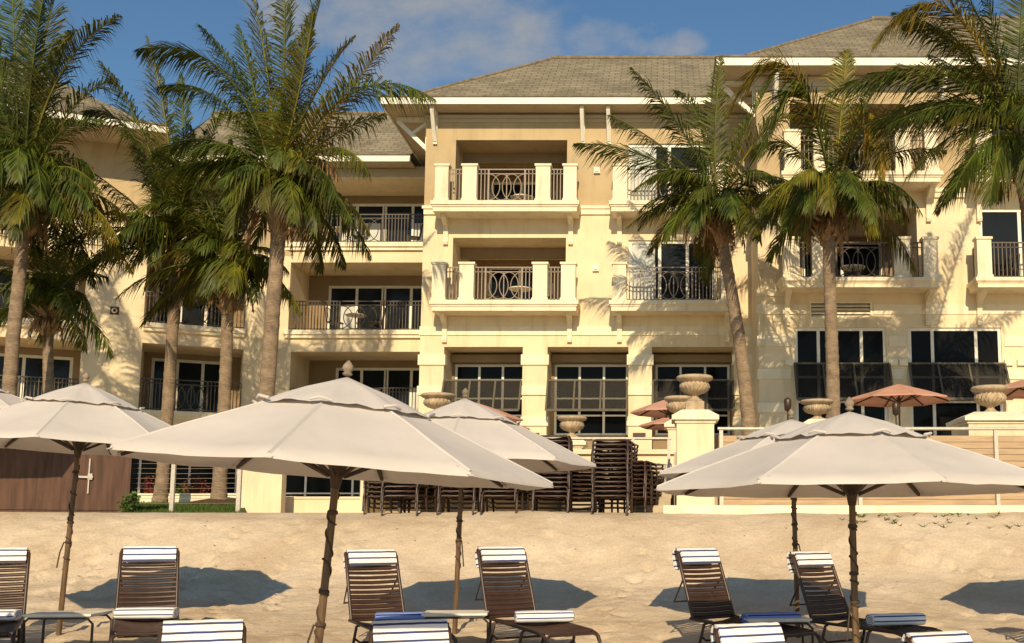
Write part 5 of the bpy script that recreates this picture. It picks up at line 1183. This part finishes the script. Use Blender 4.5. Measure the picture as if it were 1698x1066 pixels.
for px, Y, n, yw, where in stacks:
    X = (px - CX) / F * (Y * _c)
    for k in range(n):
        lab = 'brown lounger, %s %s' % (ORD[n - 1 - k], where); loc = (X + qs.uniform(-.015, .015), Y + .1 + 1.25 + qs.uniform(-.03, .03), 1.56 + .082 * k); rot = (0, qs.uniform(-.004, .004), R_(yw + qs.uniform(-.4, .4)))
        if not used[0]: sp_['label'] = lab; sp_.location = loc; sp_.rotation_euler = rot; used[0] = True
        else: dup(sp_, lab, loc, rot)

# furniture on the balconies
def patio_set():
    t = thing('patio_table', 'x', 'patio table', (0, 0, -60), (0, 0, 0), 'small round tables on the balconies')
    m = MB(); m.lathe([(.36, .70), (.38, .71), (.38, .735), (.36, .74)], 20); m.build('table_top', TABTOP, t)
    m = MB(); m.lathe([(.025, .04), (.025, .70)], 8); m.build('column', IRON, t)
    m = MB(); m.lathe([(.24, 0), (.24, .02), (.04, .05)], 14); m.build('foot', IRON, t)
    c = thing('patio_chair', 'x', 'patio chair', (0, 0, -60), (0, 0, 0), 'dark chairs on the balconies')
    m = MB(); m.box(-.23, .23, -.23, .23, .42, .46); m.build('seat', LFRAME, c)
    m = MB(); m.tube([(-.22, .23, .44), (-.22, .30, .95), (-.1, .31, 1.0), (.1, .31, 1.0), (.22, .30, .95), (.22, .23, .44)], .016, 6)
    for i in range(4): x = -.12 + .08 * i; m.tube([(x, .24, .46), (x, .30, .97)], .009, 5)
    m.build('backrest', IRON, c)
    for x in (-.2, .2):
        for y in (-.2, .2): m = MB(); m.tube([(x, y, .43), (x * 1.1, y * 1.1, 0)], .014, 6); m.build('leg', IRON, c)
    return t, c
pt_, pc_ = patio_set(); fl = {0: 0, 1: 0}
def put(kind, label, M, x, y, z, rz):
    src = (pt_, pc_)[kind]; p = M @ Vector((x, y, z)); r = rz + M.to_euler().z
    if not fl[kind]: src.location = p; src.rotation_euler = (0, 0, r); src['label'] = label; fl[kind] = 1
    else: dup(src, label, p, (0, 0, r))
L2, L1 = lh[0], lh[1]
xm = hit(ML, 565, 380, .8).x
put(0, 'round table on the top balcony of the recessed bay, left of its doors', ML, xm, .75, L2[2], 0); put(1, 'dark chair right of the table on the recessed top balcony', ML, xm + .75, .8, L2[2], -1.4); put(1, 'dark chair left of the table on the recessed top balcony', ML, xm - .8, .8, L2[2], 1.5); put(1, 'dark chair in the right corner of the recessed top balcony', ML, hit(ML, 685, 380, .8).x, .9, L2[2], -1.2)
xm = hit(ML, 590, 520, .8).x
put(0, 'round table on the middle balcony of the recessed bay', ML, xm, .8, L1[2], 0); put(1, 'dark chair left of the table on the recessed middle balcony', ML, xm - .75, .8, L1[2], 1.4); put(1, 'dark chair right of the table on the recessed middle balcony', ML, xm + .75, .8, L1[2], -1.4)
for nb, nm in ((nL2, 'upper'), (nL1, 'lower')):
    xm = (nb[0] + nb[1]) / 2; put(0, 'round table on the %s white balcony of the main block' % nm, MM, xm + .3, .5, nb[2], 0); put(1, 'dark chair left of the table on the %s white balcony' % nm, MM, xm - .5, .6, nb[2], 1.3); put(1, 'dark chair right of the table on the %s white balcony' % nm, MM, xm + 1.05, .6, nb[2], -1.3)
for nb, nm in ((rn1, 'lower'),):
    xm = (nb[0] + nb[1]) / 2; put(0, 'round table on the %s balcony of the right block' % nm, MR, xm, .4, nb[2], 0); put(1, 'dark chair left of the table on the %s right block balcony' % nm, MR, xm - .8, .5, nb[2], 1.3); put(1, 'dark chair right of the table on the %s right block balcony' % nm, MR, xm + .8, .5, nb[2], -1.3)
put(1, 'dark chair on the balcony at the right edge', MR, hit(MR, 1672, 440, -.4).x, -.35, rw1[2] , -.9)
